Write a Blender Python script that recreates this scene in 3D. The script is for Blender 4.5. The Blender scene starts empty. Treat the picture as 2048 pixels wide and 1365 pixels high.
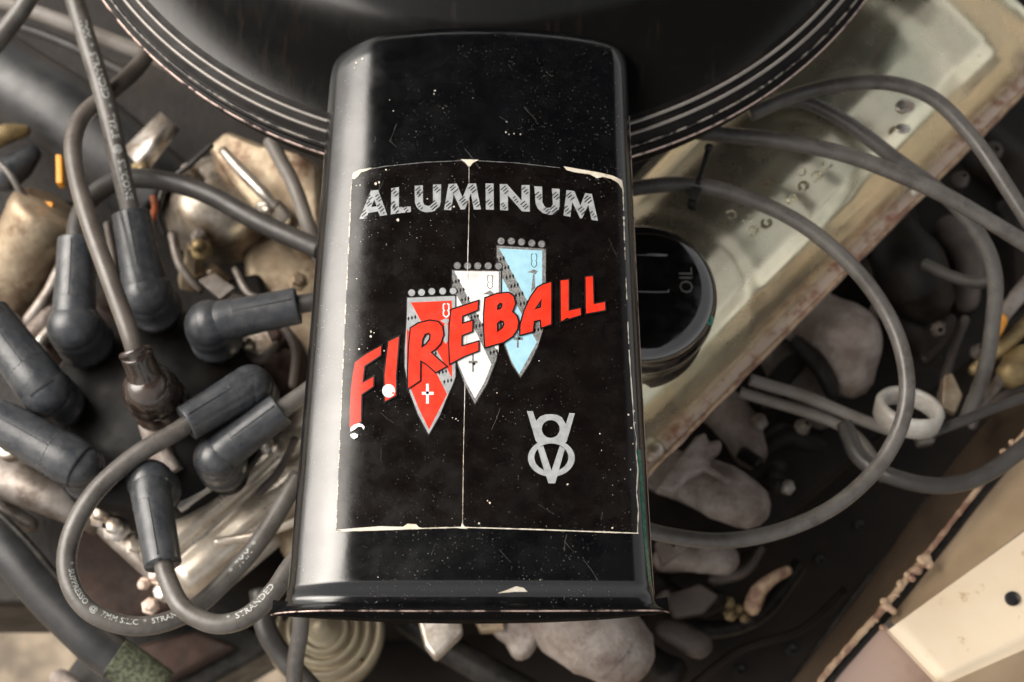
import bpy, bmesh, math, random
from math import sin, cos, pi, sqrt, radians
from mathutils import Vector, Matrix, noise
from mathutils.geometry import tessellate_polygon
random.seed(7)
S = bpy.context.scene

# ------------------------------------------------------------------ camera
TILT = radians(22.0); DIST = 0.555; LENS = 50.0; SENS = 36.0
PW, PH = 2048.0, 1365.0
CAM = Vector((0, -sin(TILT)*DIST, cos(TILT)*DIST))
FWD = Vector((0, sin(TILT), -cos(TILT))); UP = Vector((0, cos(TILT), sin(TILT)))
cd = bpy.data.cameras.new('camera'); cam = bpy.data.objects.new('camera', cd)
S.collection.objects.link(cam); S.camera = cam
cam.location = CAM; cam.rotation_euler = (TILT, 0, 0)
cd.lens = LENS; cd.sensor_width = SENS; cd.clip_start = 0.02; cd.clip_end = 200
cd.dof.use_dof = True; cd.dof.focus_distance = DIST - 0.001; cd.dof.aperture_fstop = 8.0

# ------------------------------------------------------------------ light
W = bpy.data.worlds.new('World'); S.world = W; W.use_nodes = True
nt = W.node_tree; bg = nt.nodes['Background']
sky = nt.nodes.new('ShaderNodeTexSky'); sky.sky_type = 'NISHITA'; sky.sun_disc = False
SUN_EL = radians(48); SUN_AZ = radians(284)      # azimuth clockwise from +Y: left of the car
sky.sun_elevation = SUN_EL; sky.sun_rotation = SUN_AZ
sky.air_density = 1.0; sky.dust_density = 4.0; sky.ozone_density = 0.5
hs = nt.nodes.new('ShaderNodeHueSaturation'); hs.inputs['Saturation'].default_value = 0.22
tint = nt.nodes.new('ShaderNodeMix'); tint.data_type = 'RGBA'; tint.blend_type = 'MULTIPLY'
tint.inputs[0].default_value = 1.0; tint.inputs[7].default_value = (1.0, 0.95, 0.885, 1)
nt.links.new(sky.outputs[0], hs.inputs['Color']); nt.links.new(hs.outputs[0], tint.inputs[6])
nt.links.new(tint.outputs[2], bg.inputs[0]); bg.inputs[1].default_value = 0.078
sd = bpy.data.lights.new('sun', 'SUN'); sun = bpy.data.objects.new('sun', sd); S.collection.objects.link(sun)
sd.energy = 1.5; sd.angle = radians(56); sd.color = (1, 0.94, 0.86)
sdir = Vector((sin(SUN_AZ)*cos(SUN_EL), cos(SUN_AZ)*cos(SUN_EL), sin(SUN_EL)))
sun.rotation_euler = sdir.to_track_quat('Z', 'Y').to_euler(); sun.location = sdir*3
S.view_settings.view_transform = 'Standard'; S.view_settings.look = 'None'
S.view_settings.exposure = 1.55; S.view_settings.gamma = 1.0
S.render.engine = 'CYCLES'

# ------------------------------------------------------------------ measuring helpers
def P(px, py, z):
    """point at height z seen at photo pixel (px, py)"""
    d = FWD*LENS + Vector((1, 0, 0))*((px-PW/2)/PW*SENS) + UP*((PH/2-py)/PW*SENS)
    t = (z-CAM.z)/d.z
    return CAM + d*t
def proj(p):
    v = Vector(p)-CAM; f = v.dot(FWD)
    return (PW/2 + v.x/f*LENS/SENS*PW, PH/2 - v.dot(UP)/f*LENS/SENS*PW)
def ps(z, py=682):
    """size of one photo pixel at height z"""
    f = (P(1024, py, z)-CAM).dot(FWD)
    return f*SENS/LENS/PW

# ------------------------------------------------------------------ materials
MATS = {}
def mat(name, col, metal=0.0, rough=0.5, col2=None, nscale=60, nmix=(0.4, 0.65), col3=None, n3=25, m3=(0.6, 0.7),
        bump=0.0, bscale=400, rvar=0.12, spec=None, coat=0.0, coat_r=0.08, specks=0.0, speck_scale=900, speck_col=(0.55, 0.52, 0.47),
        ior=None, stretch=None, m3rough=None, bdist=0.0006, dust=0.0, dust_col=(0.3, 0.27, 0.23)):
    m = bpy.data.materials.new(name); m.use_nodes = True; MATS[name] = m
    n = m.node_tree.nodes; l = m.node_tree.links
    b = n['Principled BSDF']
    b.inputs['Metallic'].default_value = metal; b.inputs['Roughness'].default_value = rough
    if ior: b.inputs['IOR'].default_value = ior
    if spec is not None: b.inputs['Specular IOR Level'].default_value = spec
    b.inputs['Coat Weight'].default_value = coat; b.inputs['Coat Roughness'].default_value = coat_r
    tc = n.new('ShaderNodeTexCoord'); mp = n.new('ShaderNodeMapping'); l.new(tc.outputs['Object'], mp.inputs[0])
    if stretch: mp.inputs['Scale'].default_value = stretch
    def nz(sc, det=6, ro=0.6):
        t = n.new('ShaderNodeTexNoise'); t.inputs['Scale'].default_value = sc; t.inputs['Detail'].default_value = det
        t.inputs['Roughness'].default_value = ro; l.new(mp.outputs[0], t.inputs['Vector']); return t
    def ramp(src, a, c):
        r = n.new('ShaderNodeMapRange'); r.inputs[1].default_value = a; r.inputs[2].default_value = c
        l.new(src, r.inputs[0]); return r.outputs[0]
    def mix(f, a, c):
        x = n.new('ShaderNodeMix'); x.data_type = 'RGBA'
        if isinstance(f, float): x.inputs[0].default_value = f
        else: l.new(f, x.inputs[0])
        for i, v in ((6, a), (7, c)):
            if isinstance(v, tuple): x.inputs[i].default_value = (*v, 1)
            else: l.new(v, x.inputs[i])
        return x.outputs[2]
    cur = tuple(col)
    n1 = nz(nscale)
    if col2: cur = mix(ramp(n1.outputs[0], *nmix), cur, tuple(col2))
    rsock = None
    if col3:
        f3 = ramp(nz(n3, 8, 0.7).outputs[0], *m3); cur = mix(f3, cur, tuple(col3))
    if dust > 0:
        nd = nz(170, 10, 0.75); g = ramp(nd.outputs[0], 0.42, 0.8)
        mm = n.new('ShaderNodeMath'); mm.operation = 'MULTIPLY'; l.new(g, mm.inputs[0]); mm.inputs[1].default_value = dust
        cur = mix(mm.outputs[0], cur, dust_col)
    if specks > 0:
        for sc, th in ((speck_scale, 0.16), (speck_scale*0.37, 0.07)):
            v = n.new('ShaderNodeTexVoronoi'); v.inputs['Scale'].default_value = sc; l.new(mp.outputs[0], v.inputs['Vector'])
            r1 = n.new('ShaderNodeMapRange'); r1.inputs[1].default_value = th; r1.inputs[2].default_value = th*0.5
            l.new(v.outputs['Distance'], r1.inputs[0])
            sp = n.new('ShaderNodeSeparateColor'); l.new(v.outputs['Color'], sp.inputs[0])
            r2 = n.new('ShaderNodeMapRange'); r2.inputs[1].default_value = 1-specks; r2.inputs[2].default_value = 1.0
            l.new(sp.outputs[0], r2.inputs[0])
            cl = ramp(nz(35, 3).outputs[0], 0.4, 0.65)
            a = n.new('ShaderNodeMath'); a.operation = 'MULTIPLY'; l.new(r1.outputs[0], a.inputs[0]); l.new(r2.outputs[0], a.inputs[1])
            c2 = n.new('ShaderNodeMath'); c2.operation = 'MULTIPLY'; l.new(a.outputs[0], c2.inputs[0]); l.new(cl, c2.inputs[1])
            cur = mix(c2.outputs[0], cur, tuple(speck_col))
    if isinstance(cur, tuple): b.inputs['Base Color'].default_value = (*cur, 1)
    else: l.new(cur, b.inputs['Base Color'])
    if rvar:
        r = n.new('ShaderNodeMapRange'); r.inputs[1].default_value = 0.3; r.inputs[2].default_value = 0.7
        r.inputs[3].default_value = max(0.02, rough-rvar); r.inputs[4].default_value = min(1, rough+rvar)
        l.new(nz(nscale*1.7, 8).outputs[0], r.inputs[0]); l.new(r.outputs[0], b.inputs['Roughness'])
    if bump:
        bp = n.new('ShaderNodeBump'); bp.inputs['Strength'].default_value = min(1.0, bump); bp.inputs['Distance'].default_value = bdist
        l.new(nz(bscale, 6, 0.65).outputs[0], bp.inputs['Height']); l.new(bp.outputs[0], b.inputs['Normal'])
    return m
mat('black_paint', (0.0014, 0.0016, 0.0022), rough=0.20, ior=1.72, coat=0.0, coat_r=0.10, specks=0.5, speck_scale=1100, bump=0.03, bscale=700, rvar=0.06,
    col2=(0.0022, 0.0026, 0.0034), dust=0.012)
mat('lid_paint', (0.004, 0.004, 0.004), rough=0.22, ior=1.38, coat=0.0, bump=0.03, rvar=0.02, col2=(0.014, 0.010, 0.008),
    nscale=40, nmix=(0.58, 0.74), stretch=(6, 1, 1), dust=0.04, dust_col=(0.10, 0.065, 0.045))
mat('rib_paint', (0.010, 0.009, 0.009), rough=0.30, ior=1.7, dust=0.5, dust_col=(0.20, 0.17, 0.145), col3=(0.34, 0.30, 0.26), n3=160, m3=(0.56, 0.7))
mat('rim_black', (0.004, 0.0035, 0.0035), rough=0.42, spec=0.12, dust=0.10, dust_col=(0.08, 0.06, 0.05), col2=(0.012, 0.010, 0.009), bump=0.05)
mat('rib_highlight', (0.26, 0.24, 0.22), metal=0.3, rough=0.35, col2=(0.20, 0.185, 0.17), nscale=60)  # pale grey paints in the highlights along the rib crests
mat('emboss_highlight', (0.11, 0.105, 0.095), rough=0.3)  # grey stands in for the highlights on the raised black letters
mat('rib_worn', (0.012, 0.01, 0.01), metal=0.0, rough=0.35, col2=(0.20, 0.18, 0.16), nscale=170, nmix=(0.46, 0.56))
mat('decal_film', (0.0024, 0.0018, 0.0017), rough=0.25, ior=1.42, specks=0.5, speck_scale=850, bump=0.05, bscale=500, col2=(0.0042, 0.0030, 0.0028), dust=0.045,
    dust_col=(0.10, 0.08, 0.07), rvar=0.1)
mat('ink_silver', (0.40, 0.415, 0.42), metal=0.1, rough=0.45, col2=(0.26, 0.275, 0.29), nscale=350, nmix=(0.35, 0.7), bump=0.1, bscale=1500)
mat('ink_grey', (0.27, 0.27, 0.265), metal=0.1, rough=0.45, col2=(0.12, 0.12, 0.12), nscale=1500, nmix=(0.4, 0.6))
mat('ink_red', (0.78, 0.030, 0.008), rough=0.4, col2=(0.70, 0.022, 0.006), nscale=200, rvar=0.05, specks=0.3, speck_scale=600, speck_col=(0.25, 0.02, 0.01), dust=0.10, dust_col=(0.5, 0.2, 0.15))
mat('ink_blue', (0.36, 0.62, 0.74), rough=0.42, col2=(0.30, 0.54, 0.65), nscale=220, rvar=0.05)
mat('ink_white', (0.84, 0.83, 0.81), rough=0.42, col2=(0.62, 0.60, 0.58), nscale=220, rvar=0.05)
mat('ink_black', (0.008, 0.006, 0.006), rough=0.35)
mat('chip_cream', (0.62, 0.54, 0.42), rough=0.6, col2=(0.70, 0.66, 0.58), nscale=300, bump=0.4, bscale=1500)
mat('chip_dim', (0.22, 0.20, 0.17), rough=0.6)
mat('scratch', (0.055, 0.05, 0.046), rough=0.6)
mat('bare_edge', (0.50, 0.38, 0.34), metal=0.6, rough=0.35, col2=(0.03, 0.02, 0.02), nscale=160, nmix=(0.5, 0.62))
mat('teal_green', (0.01, 0.10, 0.065), rough=0.25, col2=(0.02, 0.16, 0.11), nscale=500, coat=0.5)
mat('cable_grey', (0.098, 0.091, 0.084), rough=0.34, col2=(0.050, 0.043, 0.038), nscale=55, nmix=(0.42, 0.68), bump=0.15, bscale=700, dust=0.5, dust_col=(0.19, 0.175, 0.155), specks=0.4, speck_scale=420, speck_col=(0.3, 0.28, 0.25), col3=(0.03, 0.024, 0.02), n3=130, m3=(0.66, 0.74))
mat('cable_dark', (0.035, 0.032, 0.030), rough=0.42, col2=(0.055, 0.05, 0.045), nscale=90, bump=0.08)
mat('cable_brown', (0.085, 0.072, 0.063), rough=0.35, col2=(0.12, 0.105, 0.09), nscale=90, bump=0.06)
mat('boot_rubber', (0.028, 0.032, 0.038), rough=0.32, col2=(0.046, 0.050, 0.057), nscale=60, bump=0.16, bscale=500, specks=0.3, speck_scale=500, speck_col=(0.2, 0.19, 0.18), dust=0.30, dust_col=(0.2, 0.19, 0.18))
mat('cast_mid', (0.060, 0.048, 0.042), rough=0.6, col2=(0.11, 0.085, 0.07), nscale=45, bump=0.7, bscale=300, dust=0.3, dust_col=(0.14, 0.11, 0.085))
mat('gloss_black', (0.003, 0.003, 0.0035), rough=0.13, ior=2.1, dust=0.03, bump=0.02)
mat('boot_brown', (0.020, 0.014, 0.012), rough=0.16, ior=1.7, col2=(0.050, 0.036, 0.029), nscale=90, dust=0.2, dust_col=(0.12, 0.08, 0.06), bump=0.1)
mat('print_white', (0.55, 0.58, 0.56), rough=0.5)
mat('bakelite', (0.003, 0.0035, 0.0035), spec=0.14, rough=0.42, col2=(0.009, 0.007, 0.006), nscale=40, dust=0.12, dust_col=(0.07, 0.055, 0.05), bump=0.08)
mat('zinc_gold', (0.90, 0.81, 0.61), metal=0.9, rough=0.27, col2=(0.70, 0.70, 0.53), nscale=16, nmix=(0.35, 0.65), col3=(0.42, 0.31, 0.18), n3=24, m3=(0.64, 0.84),
    bump=0.06, bscale=90, dust=0.25, dust_col=(0.42, 0.36, 0.27), specks=0.25, speck_scale=300, speck_col=(0.12, 0.08, 0.05))
mat('steel_worn', (0.60, 0.55, 0.48), metal=0.85, rough=0.38, col2=(0.26, 0.20, 0.145), nscale=45, nmix=(0.4, 0.62), bump=0.35, bscale=160, dust=0.7, dust_col=(0.16, 0.10, 0.06), col3=(0.07, 0.035, 0.02), n3=60, m3=(0.58, 0.7))
mat('aluminium', (0.72, 0.68, 0.63), metal=0.8, rough=0.38, col2=(0.32, 0.26, 0.21), nscale=70, nmix=(0.42, 0.62), bump=0.3, bscale=250, dust=0.4, dust_col=(0.24, 0.19, 0.14))
mat('rust_edge', (0.62, 0.50, 0.42), metal=0.25, rough=0.5, col2=(0.36, 0.18, 0.12), nscale=130, nmix=(0.50, 0.66), bump=0.5, bscale=500)
mat('cast_iron', (0.37, 0.325, 0.295), metal=0.2, rough=0.55, col2=(0.16, 0.12, 0.10), nscale=50, nmix=(0.36, 0.62), bump=1.0, bscale=260, bdist=0.0018, col3=(0.09, 0.06, 0.045), n3=70, m3=(0.60, 0.72), dust=0.3, dust_col=(0.26, 0.21, 0.18))
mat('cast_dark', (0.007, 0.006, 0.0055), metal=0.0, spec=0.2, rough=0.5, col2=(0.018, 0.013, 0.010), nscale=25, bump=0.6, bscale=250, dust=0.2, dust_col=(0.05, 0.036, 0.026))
mat('cast_alloy', (0.34, 0.31, 0.285), metal=0.55, rough=0.5, col2=(0.12, 0.095, 0.075), nscale=45, nmix=(0.4, 0.6), bump=0.5, bscale=300, dust=0.4, dust_col=(0.15, 0.11, 0.08))
mat('brass', (0.36, 0.27, 0.13), metal=0.6, rough=0.5, col2=(0.13, 0.09, 0.05), nscale=80, bump=0.4, bscale=300)
mat('gold_plate', (0.50, 0.41, 0.29), metal=0.55, rough=0.42, col2=(0.28, 0.21, 0.14), nscale=38, nmix=(0.38, 0.62), bump=0.4, bscale=200, dust=0.8, dust_col=(0.20, 0.13, 0.08), col3=(0.12, 0.055, 0.03), n3=50, m3=(0.52, 0.66))
mat('hose_rubber', (0.018, 0.019, 0.021), rough=0.38, col2=(0.032, 0.032, 0.033), nscale=40, bump=0.25, bscale=900, dust=0.2, dust_col=(0.10, 0.09, 0.08))
mat('lip_black', (0.003, 0.003, 0.0032), spec=0.05, rough=0.7, specks=0.3, speck_scale=700)
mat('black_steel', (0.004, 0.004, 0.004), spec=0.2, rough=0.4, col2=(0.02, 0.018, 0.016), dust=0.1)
mat('orange_plastic', (0.75, 0.30, 0.02), rough=0.4)
mat('red_rust', (0.42, 0.10, 0.03), rough=0.6, col2=(0.20, 0.06, 0.03), nscale=150, bump=0.5)
mat('rust_brown', (0.045, 0.022, 0.014), rough=0.75, col2=(0.018, 0.010, 0.008), nscale=45, bump=0.7, bscale=200, dust=0.4, dust_col=(0.10, 0.05, 0.032))
mat('white_plastic', (0.56, 0.54, 0.50), rough=0.4, col2=(0.36, 0.33, 0.29), nscale=70, dust=0.5, dust_col=(0.2, 0.17, 0.14))
mat('grey_wire', (0.22, 0.205, 0.19), rough=0.5, col2=(0.15, 0.13, 0.11), nscale=50, dust=0.3, dust_col=(0.2, 0.16, 0.12))
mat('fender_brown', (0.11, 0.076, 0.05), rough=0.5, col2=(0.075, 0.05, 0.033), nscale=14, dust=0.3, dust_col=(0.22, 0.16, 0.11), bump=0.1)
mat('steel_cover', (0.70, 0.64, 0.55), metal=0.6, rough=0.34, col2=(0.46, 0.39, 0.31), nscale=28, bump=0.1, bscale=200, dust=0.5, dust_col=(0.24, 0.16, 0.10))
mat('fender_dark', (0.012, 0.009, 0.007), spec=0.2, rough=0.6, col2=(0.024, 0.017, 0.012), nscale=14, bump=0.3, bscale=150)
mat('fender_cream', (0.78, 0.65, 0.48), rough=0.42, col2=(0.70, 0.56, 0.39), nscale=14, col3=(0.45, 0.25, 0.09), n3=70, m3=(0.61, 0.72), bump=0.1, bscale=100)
mat('fender_tan', (0.46, 0.34, 0.22), rough=0.45, col2=(0.36, 0.26, 0.16), nscale=14)
mat('fender_pink', (0.46, 0.33, 0.27), rough=0.4, col2=(0.30, 0.16, 0.11), nscale=18, nmix=(0.5, 0.75))
mat('rail_trim', (0.48, 0.34, 0.22), rough=0.55, col2=(0.24, 0.13, 0.09), nscale=120, nmix=(0.45, 0.6), bump=0.6, bscale=400)
mat('concrete', (0.30, 0.245, 0.18), rough=0.9, col2=(0.13, 0.105, 0.08), nscale=28, nmix=(0.38, 0.62), bump=0.8, bscale=60, specks=0.6, speck_scale=110, speck_col=(0.05, 0.04, 0.03), col3=(0.10, 0.06, 0.04), n3=35, m3=(0.55, 0.68))
mat('woven_green', (0.085, 0.095, 0.055), rough=0.8, col2=(0.03, 0.033, 0.02), nscale=500, nmix=(0.45, 0.55), bump=0.8, bscale=600)
mat('hood_dark', (0.004, 0.004, 0.004), rough=0.8, spec=0.1, bump=0.0, rvar=0)
mat('horn_beige', (0.33, 0.285, 0.20), metal=0.4, rough=0.45, col2=(0.17, 0.135, 0.09), nscale=30, dust=0.5, dust_col=(0.22, 0.18, 0.12))

# ------------------------------------------------------------------ object helpers
def link(o): S.collection.objects.link(o)
def tag(o, label=None, cat=None, group=None, kind=None):
    if label: o['label'] = label
    if cat: o['category'] = cat
    if group: o['group'] = group
    if kind: o['kind'] = kind
    return o
def thing(name, label, cat, loc, group=None):
    o = bpy.data.objects.new(name, None); link(o); o.location = loc; o.empty_display_size = 0.01
    return tag(o, label, cat, group)
class MB:
    """collects faces in world coordinates, becomes ONE mesh object"""
    def __init__(s): s.v = []; s.f = []; s.m = []; s.sm = []
    def add(s, vs, fs, mi=0, smooth=True):
        k = len(s.v); s.v += [tuple(v) for v in vs]
        for f in fs: s.f.append(tuple(i+k for i in f)); s.m.append(mi); s.sm.append(smooth)
    def grid(s, rows, mi=0, smooth=True, close=False):
        n = len(rows[0]); vs = [p for r in rows for p in r]; fs = []
        for i in range(len(rows)-1):
            for j in range(n if close else n-1):
                a = i*n+j; b = i*n+(j+1) % n
                fs.append((a, b, b+n, a+n))
        s.add(vs, fs, mi, smooth)
    def tube(s, pts, rad, seg=14, mi=0, caps=True, samples=8, smoothp=True):
        pts = [Vector(p) for p in pts]; rr = rad if isinstance(rad, (list, tuple)) else [rad]*len(pts)
        if smoothp and len(pts) > 2: pts, rr = spline(pts, rr, samples)
        rows = frames_rows(pts, rr, seg)
        s.grid(rows, mi, True, True)
        if caps:
            s.add(rows[0], [tuple(range(seg))], mi, False); s.add(rows[-1], [tuple(range(seg))], mi, False)
    def lathe(s, prof, c, axis=(0, 0, 1), seg=40, mi=0, sx=1.0, sharp=False):
        c = Vector(c); ax = Vector(axis).normalized(); t = ax.orthogonal().normalized(); b = ax.cross(t)
        rows = [[c + ax*z + (t*cos(2*pi*k/seg) + b*sin(2*pi*k/seg))*max(r, 1e-5) for k in range(seg)] for r, z in prof]
        if sharp:
            for i in range(len(rows)-1): s.grid(rows[i:i+2], mi, True, True)
        else: s.grid(rows, mi, True, True)
    def ball(s, c, r, sc=(1, 1, 1), mi=0, nz=0.0, nf=60, seg=24):
        c = Vector(c); rows = []
        for i in range(seg//2+1):
            th = pi*i/(seg//2); row = []
            for k in range(seg):
                d = Vector((sin(th)*cos(2*pi*k/seg), sin(th)*sin(2*pi*k/seg), cos(th)))
                if i == 0: d = Vector((0, 0, 1))
                if i == seg//2: d = Vector((0, 0, -1))
                q = 1 + nz*noise.noise((c + d*r)*nf)
                row.append(c + Vector((d.x*sc[0], d.y*sc[1], d.z*sc[2]))*r*q)
            rows.append(row)
        s.grid(rows, mi, True, True)
    def prism(s, top, thick, mi=0, down=None):
        """top: world points (one loop); extruded straight down"""
        n = len(top); top = [Vector(p) for p in top]
        bot = [p - Vector((0, 0, thick)) for p in top]
        s.add(top, [tuple(range(n))], mi, False)
        s.add(bot, [tuple(reversed(range(n)))], mi, False)
        s.add(top+bot, [(i, (i+1) % n, n+(i+1) % n, n+i) for i in range(n)], mi, False)
    def build(s, name, mats, parent=None, bevel=0.0, seg=2, origin=None, fix=True):
        if isinstance(mats, str): mats = [mats]
        if parent is not None:
            q = parent; o0 = Vector((0, 0, 0))
            while q is not None: o0 += q.location; q = q.parent
        else:
            if origin is None:
                xs = [v[0] for v in s.v]; ys = [v[1] for v in s.v]; zs = [v[2] for v in s.v]
                origin = ((min(xs)+max(xs))/2, (min(ys)+max(ys))/2, min(zs))
            o0 = Vector(origin)
        me = bpy.data.meshes.new(name)
        me.from_pydata([(v[0]-o0.x, v[1]-o0.y, v[2]-o0.z) for v in s.v], [], s.f)
        for m in mats: me.materials.append(MATS[m])
        me.polygons.foreach_set('material_index', s.m); me.polygons.foreach_set('use_smooth', s.sm); me.update()
        if fix:
            bm = bmesh.new(); bm.from_mesh(me)
            bmesh.ops.remove_doubles(bm, verts=bm.verts, dist=1e-6)
            bmesh.ops.recalc_face_normals(bm, faces=bm.faces); bm.to_mesh(me); bm.free()
        o = bpy.data.objects.new(name, me); link(o)
        if parent is not None: o.parent = parent
        else: o.location = o0
        if bevel:
            b = o.modifiers.new('bevel', 'BEVEL'); b.width = bevel; b.segments = seg; b.limit_method = 'ANGLE'; b.angle_limit = radians(35)
            for p in me.polygons: p.use_smooth = True
            w = o.modifiers.new('wn', 'WEIGHTED_NORMAL'); w.keep_sharp = False
        return o
def spline(pts, rr, samples=8):
    out = []; ro = []; n = len(pts)
    for i in range(n-1):
        p0 = pts[i-1] if i > 0 else pts[i]*2-pts[i+1]; p1 = pts[i]; p2 = pts[i+1]
        p3 = pts[i+2] if i+2 < n else pts[i+1]*2-pts[i]
        for k in range(samples):
            t = k/samples
            out.append(0.5*((2*p1)+(p2-p0)*t+(2*p0-5*p1+4*p2-p3)*t*t+(3*p1-p0-3*p2+p3)*t*t*t)); ro.append(rr[i]*(1-t)+rr[i+1]*t)
    out.append(pts[-1]); ro.append(rr[-1]); return out, ro
def frames_rows(pts, rr, seg):
    rows = []; nrm = None
    for i, p in enumerate(pts):
        a = pts[max(0, i-1)]; b = pts[min(len(pts)-1, i+1)]; t = (b-a)
        t = t.normalized() if t.length > 1e-9 else Vector((0, 0, 1))
        if nrm is None:
            nrm = Vector((0, 0, 1)) - t*t.z
            if nrm.length < 0.1: nrm = Vector((0, 1, 0)) - t*t.y
        nrm = (nrm - t*nrm.dot(t)).normalized(); bn = t.cross(nrm)
        rows.append([p + (nrm*cos(2*pi*k/seg) + bn*sin(2*pi*k/seg))*rr[i] for k in range(seg)])
    return rows
def tp(lst, z=None):
    """list of (px, py, z) -> world points"""
    return [P(a[0], a[1], a[2] if len(a) > 2 else z) for a in lst]

# ================================================================== SETTING
g = MB(); G = -0.62
g.add([(-4, -4, G), (4, -4, G), (4, 4, G), (-4, 4, G)], [(0, 1, 2, 3)], 0, False)
tag(g.build('ground', 'concrete', origin=(0, 0, G)), 'sunlit tan concrete ground seen below the engine', kind='structure')

# ================================================================== AIR CLEANER
def circ3(a, b, c):
    ax, ay, bx, by, cx, cy = a.x, a.y, b.x, b.y, c.x, c.y
    d = 2*(ax*(by-cy)+bx*(cy-ay)+cx*(ay-by))
    ux = ((ax*ax+ay*ay)*(by-cy)+(bx*bx+by*by)*(cy-ay)+(cx*cx+cy*cy)*(ay-by))/d
    uy = ((ax*ax+ay*ay)*(cx-bx)+(bx*bx+by*by)*(ax-cx)+(cx*cx+cy*cy)*(bx-ax))/d
    return ux, uy, sqrt((ax-ux)**2+(ay-uy)**2)
ZR = -0.016
acx, acy, R1 = circ3(P(276, 0, ZR), P(637, 233, ZR), P(1658, 0, ZR))
def rad_at(px, py, z):
    p = P(px, py, z); return sqrt((p.x-acx)**2+(p.y-acy)**2)
R2 = rad_at(630, 253, ZR-0.002); R3 = rad_at(630, 281, ZR-0.006); R4 = rad_at(634, 300, ZR-0.010); R5 = R4-0.0015
RD = rad_at(985, 32, -0.006)
AC = thing('air_cleaner', 'round black engine air cleaner with snorkel bearing a worn printed decal', 'air cleaner', (acx, acy, -0.075))
lid = MB()
prof = [(0.0, 0.004), (RD-0.030, 0.003), (RD-0.016, 0.001), (RD-0.008, -0.003), (RD-0.002, -0.0085), (RD+0.006, -0.0125), (RD+0.018, -0.0145),
        (R1-0.022, -0.0148), (R1-0.010, -0.0155), (R1-0.0035, -0.0172)]
lid.lathe([(r, z) for r, z in prof], (acx, acy, 0), seg=220)
lid.build('lid', 'lid_paint', AC)
rb = MB()
pr = [(R1-0.0035, -0.0172), (R1-0.0008, -0.0180), (R1+0.0008, -0.0182), (R2-0.0008, -0.0197), (R2+0.0010, -0.0200), (R3-0.0020, -0.0222), (R3, -0.0228), (R3+0.0012, -0.0232)]
rb.lathe(pr, (acx, acy, 0), seg=260); rb.build('rim', 'rim_black', AC)
for R_, z_, h_, m_n in ((R1, -0.0176, 0.00085, 'rib_highlight'), (R2, -0.0194, 0.00085, 'rib_highlight'), (R3, -0.0226, 0.0006, 'rib_worn')):
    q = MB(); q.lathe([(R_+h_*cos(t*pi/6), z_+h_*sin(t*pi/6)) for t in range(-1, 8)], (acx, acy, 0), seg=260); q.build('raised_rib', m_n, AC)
pan = MB()
pr = [(R3+0.0012, -0.0228), (R4-0.0016, -0.0262), (R4-0.0004, -0.0258), (R4+0.0002, -0.0268), (R4-0.0004, -0.0285), (R5-0.002, -0.0300), (R5-0.0025, -0.042), (R5-0.006, -0.050),
      (R5-0.018, -0.056), (R5-0.06, -0.060), (0.02, -0.062)]
pan.lathe(pr, (acx, acy, 0), seg=240); pan.build('pan', 'rim_black', AC)
sm_ = MB(); sm_.lathe([(R4+0.0001, -0.0266), (R4+0.0009, -0.0270), (R4+0.0006, -0.0279), (R4-0.0002, -0.0282)], (acx, acy, 0), seg=240); sm_.build('seam', 'bare_edge', AC)

# ---- snorkel: height field h(X, Y) between two fitted edges
def polyfit2(pts):
    import numpy as np
    A = np.array([[1, y, y*y] for x, y in pts]); b = np.array([x for x, y in pts])
    c = np.linalg.lstsq(A, b, rcond=None)[0]; return [float(v) for v in c]
ZS = -0.010
el = [(659, 130), (652, 200), (645, 300), (628, 500), (612, 700), (597, 900), (588, 1000), (578, 1100), (570, 1170)]
er = [(1254, 130), (1257, 200), (1261, 300), (1270, 500), (1280, 700), (1291, 900), (1296, 1000), (1302, 1100), (1306, 1170)]
CL = polyfit2([(P(x, y, ZS).x, P(x, y, ZS).y) for x, y in el]); CR = polyfit2([(P(x, y, ZS).x, P(x, y, ZS).y) for x, y in er])
YB = P(940, 1216, -0.003).y; YT = P(950, 66, -0.012).y
FL = 0.0050
def edge_l(Y): return CL[0]+CL[1]*Y+CL[2]*Y*Y - FL*math.exp(-max(0, Y-YB)/0.0026)
def edge_r(Y): return CR[0]+CR[1]*Y+CR[2]*Y*Y + FL*math.exp(-max(0, Y-YB)/0.0026)
def top_y(u): q = 2*u-1; return YT - 0.0062*q*q - 0.0045*abs(q)**9
def drop(d, w, h):
    if d >= w: return 0.0
    t = 1-max(0.0, d)/w
    return h*(1-sqrt(max(0.0, 1-t*t)))
def sstep(t): t = max(0, min(1, t)); return t*t*(3-2*t)
def height(X, Y):
    l = edge_l(Y); r = edge_r(Y); u = (X-l)/(r-l); u = min(1, max(0, u))
    q = 2*u-1; z = -0.0016*q*q
    dB = Y-YB
    k = 1 - 0.55*sstep(1-dB/0.010)
    d = X-l; z -= 12.5*max(0.0, 0.027-d)**2*(0.55+0.45*k) + drop(d, 0.0052, 0.0050*k) + drop(r-X, 0.0085, 0.0085*k)
    z -= drop(top_y(u)-Y, 0.0150, 0.0105)
    z -= 0.0036*sstep(1-(dB-0.0040)/0.0056)
    z += 0.0010*sstep(1-dB/0.0024)
    z += 0.00025*noise.noise(Vector((X*45, Y*35, 3.1)))+0.00003*noise.noise(Vector((X*110, Y*80, 1.7)))
    return z
sn = MB(); NU, NV = 110, 190; rows = []
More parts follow.
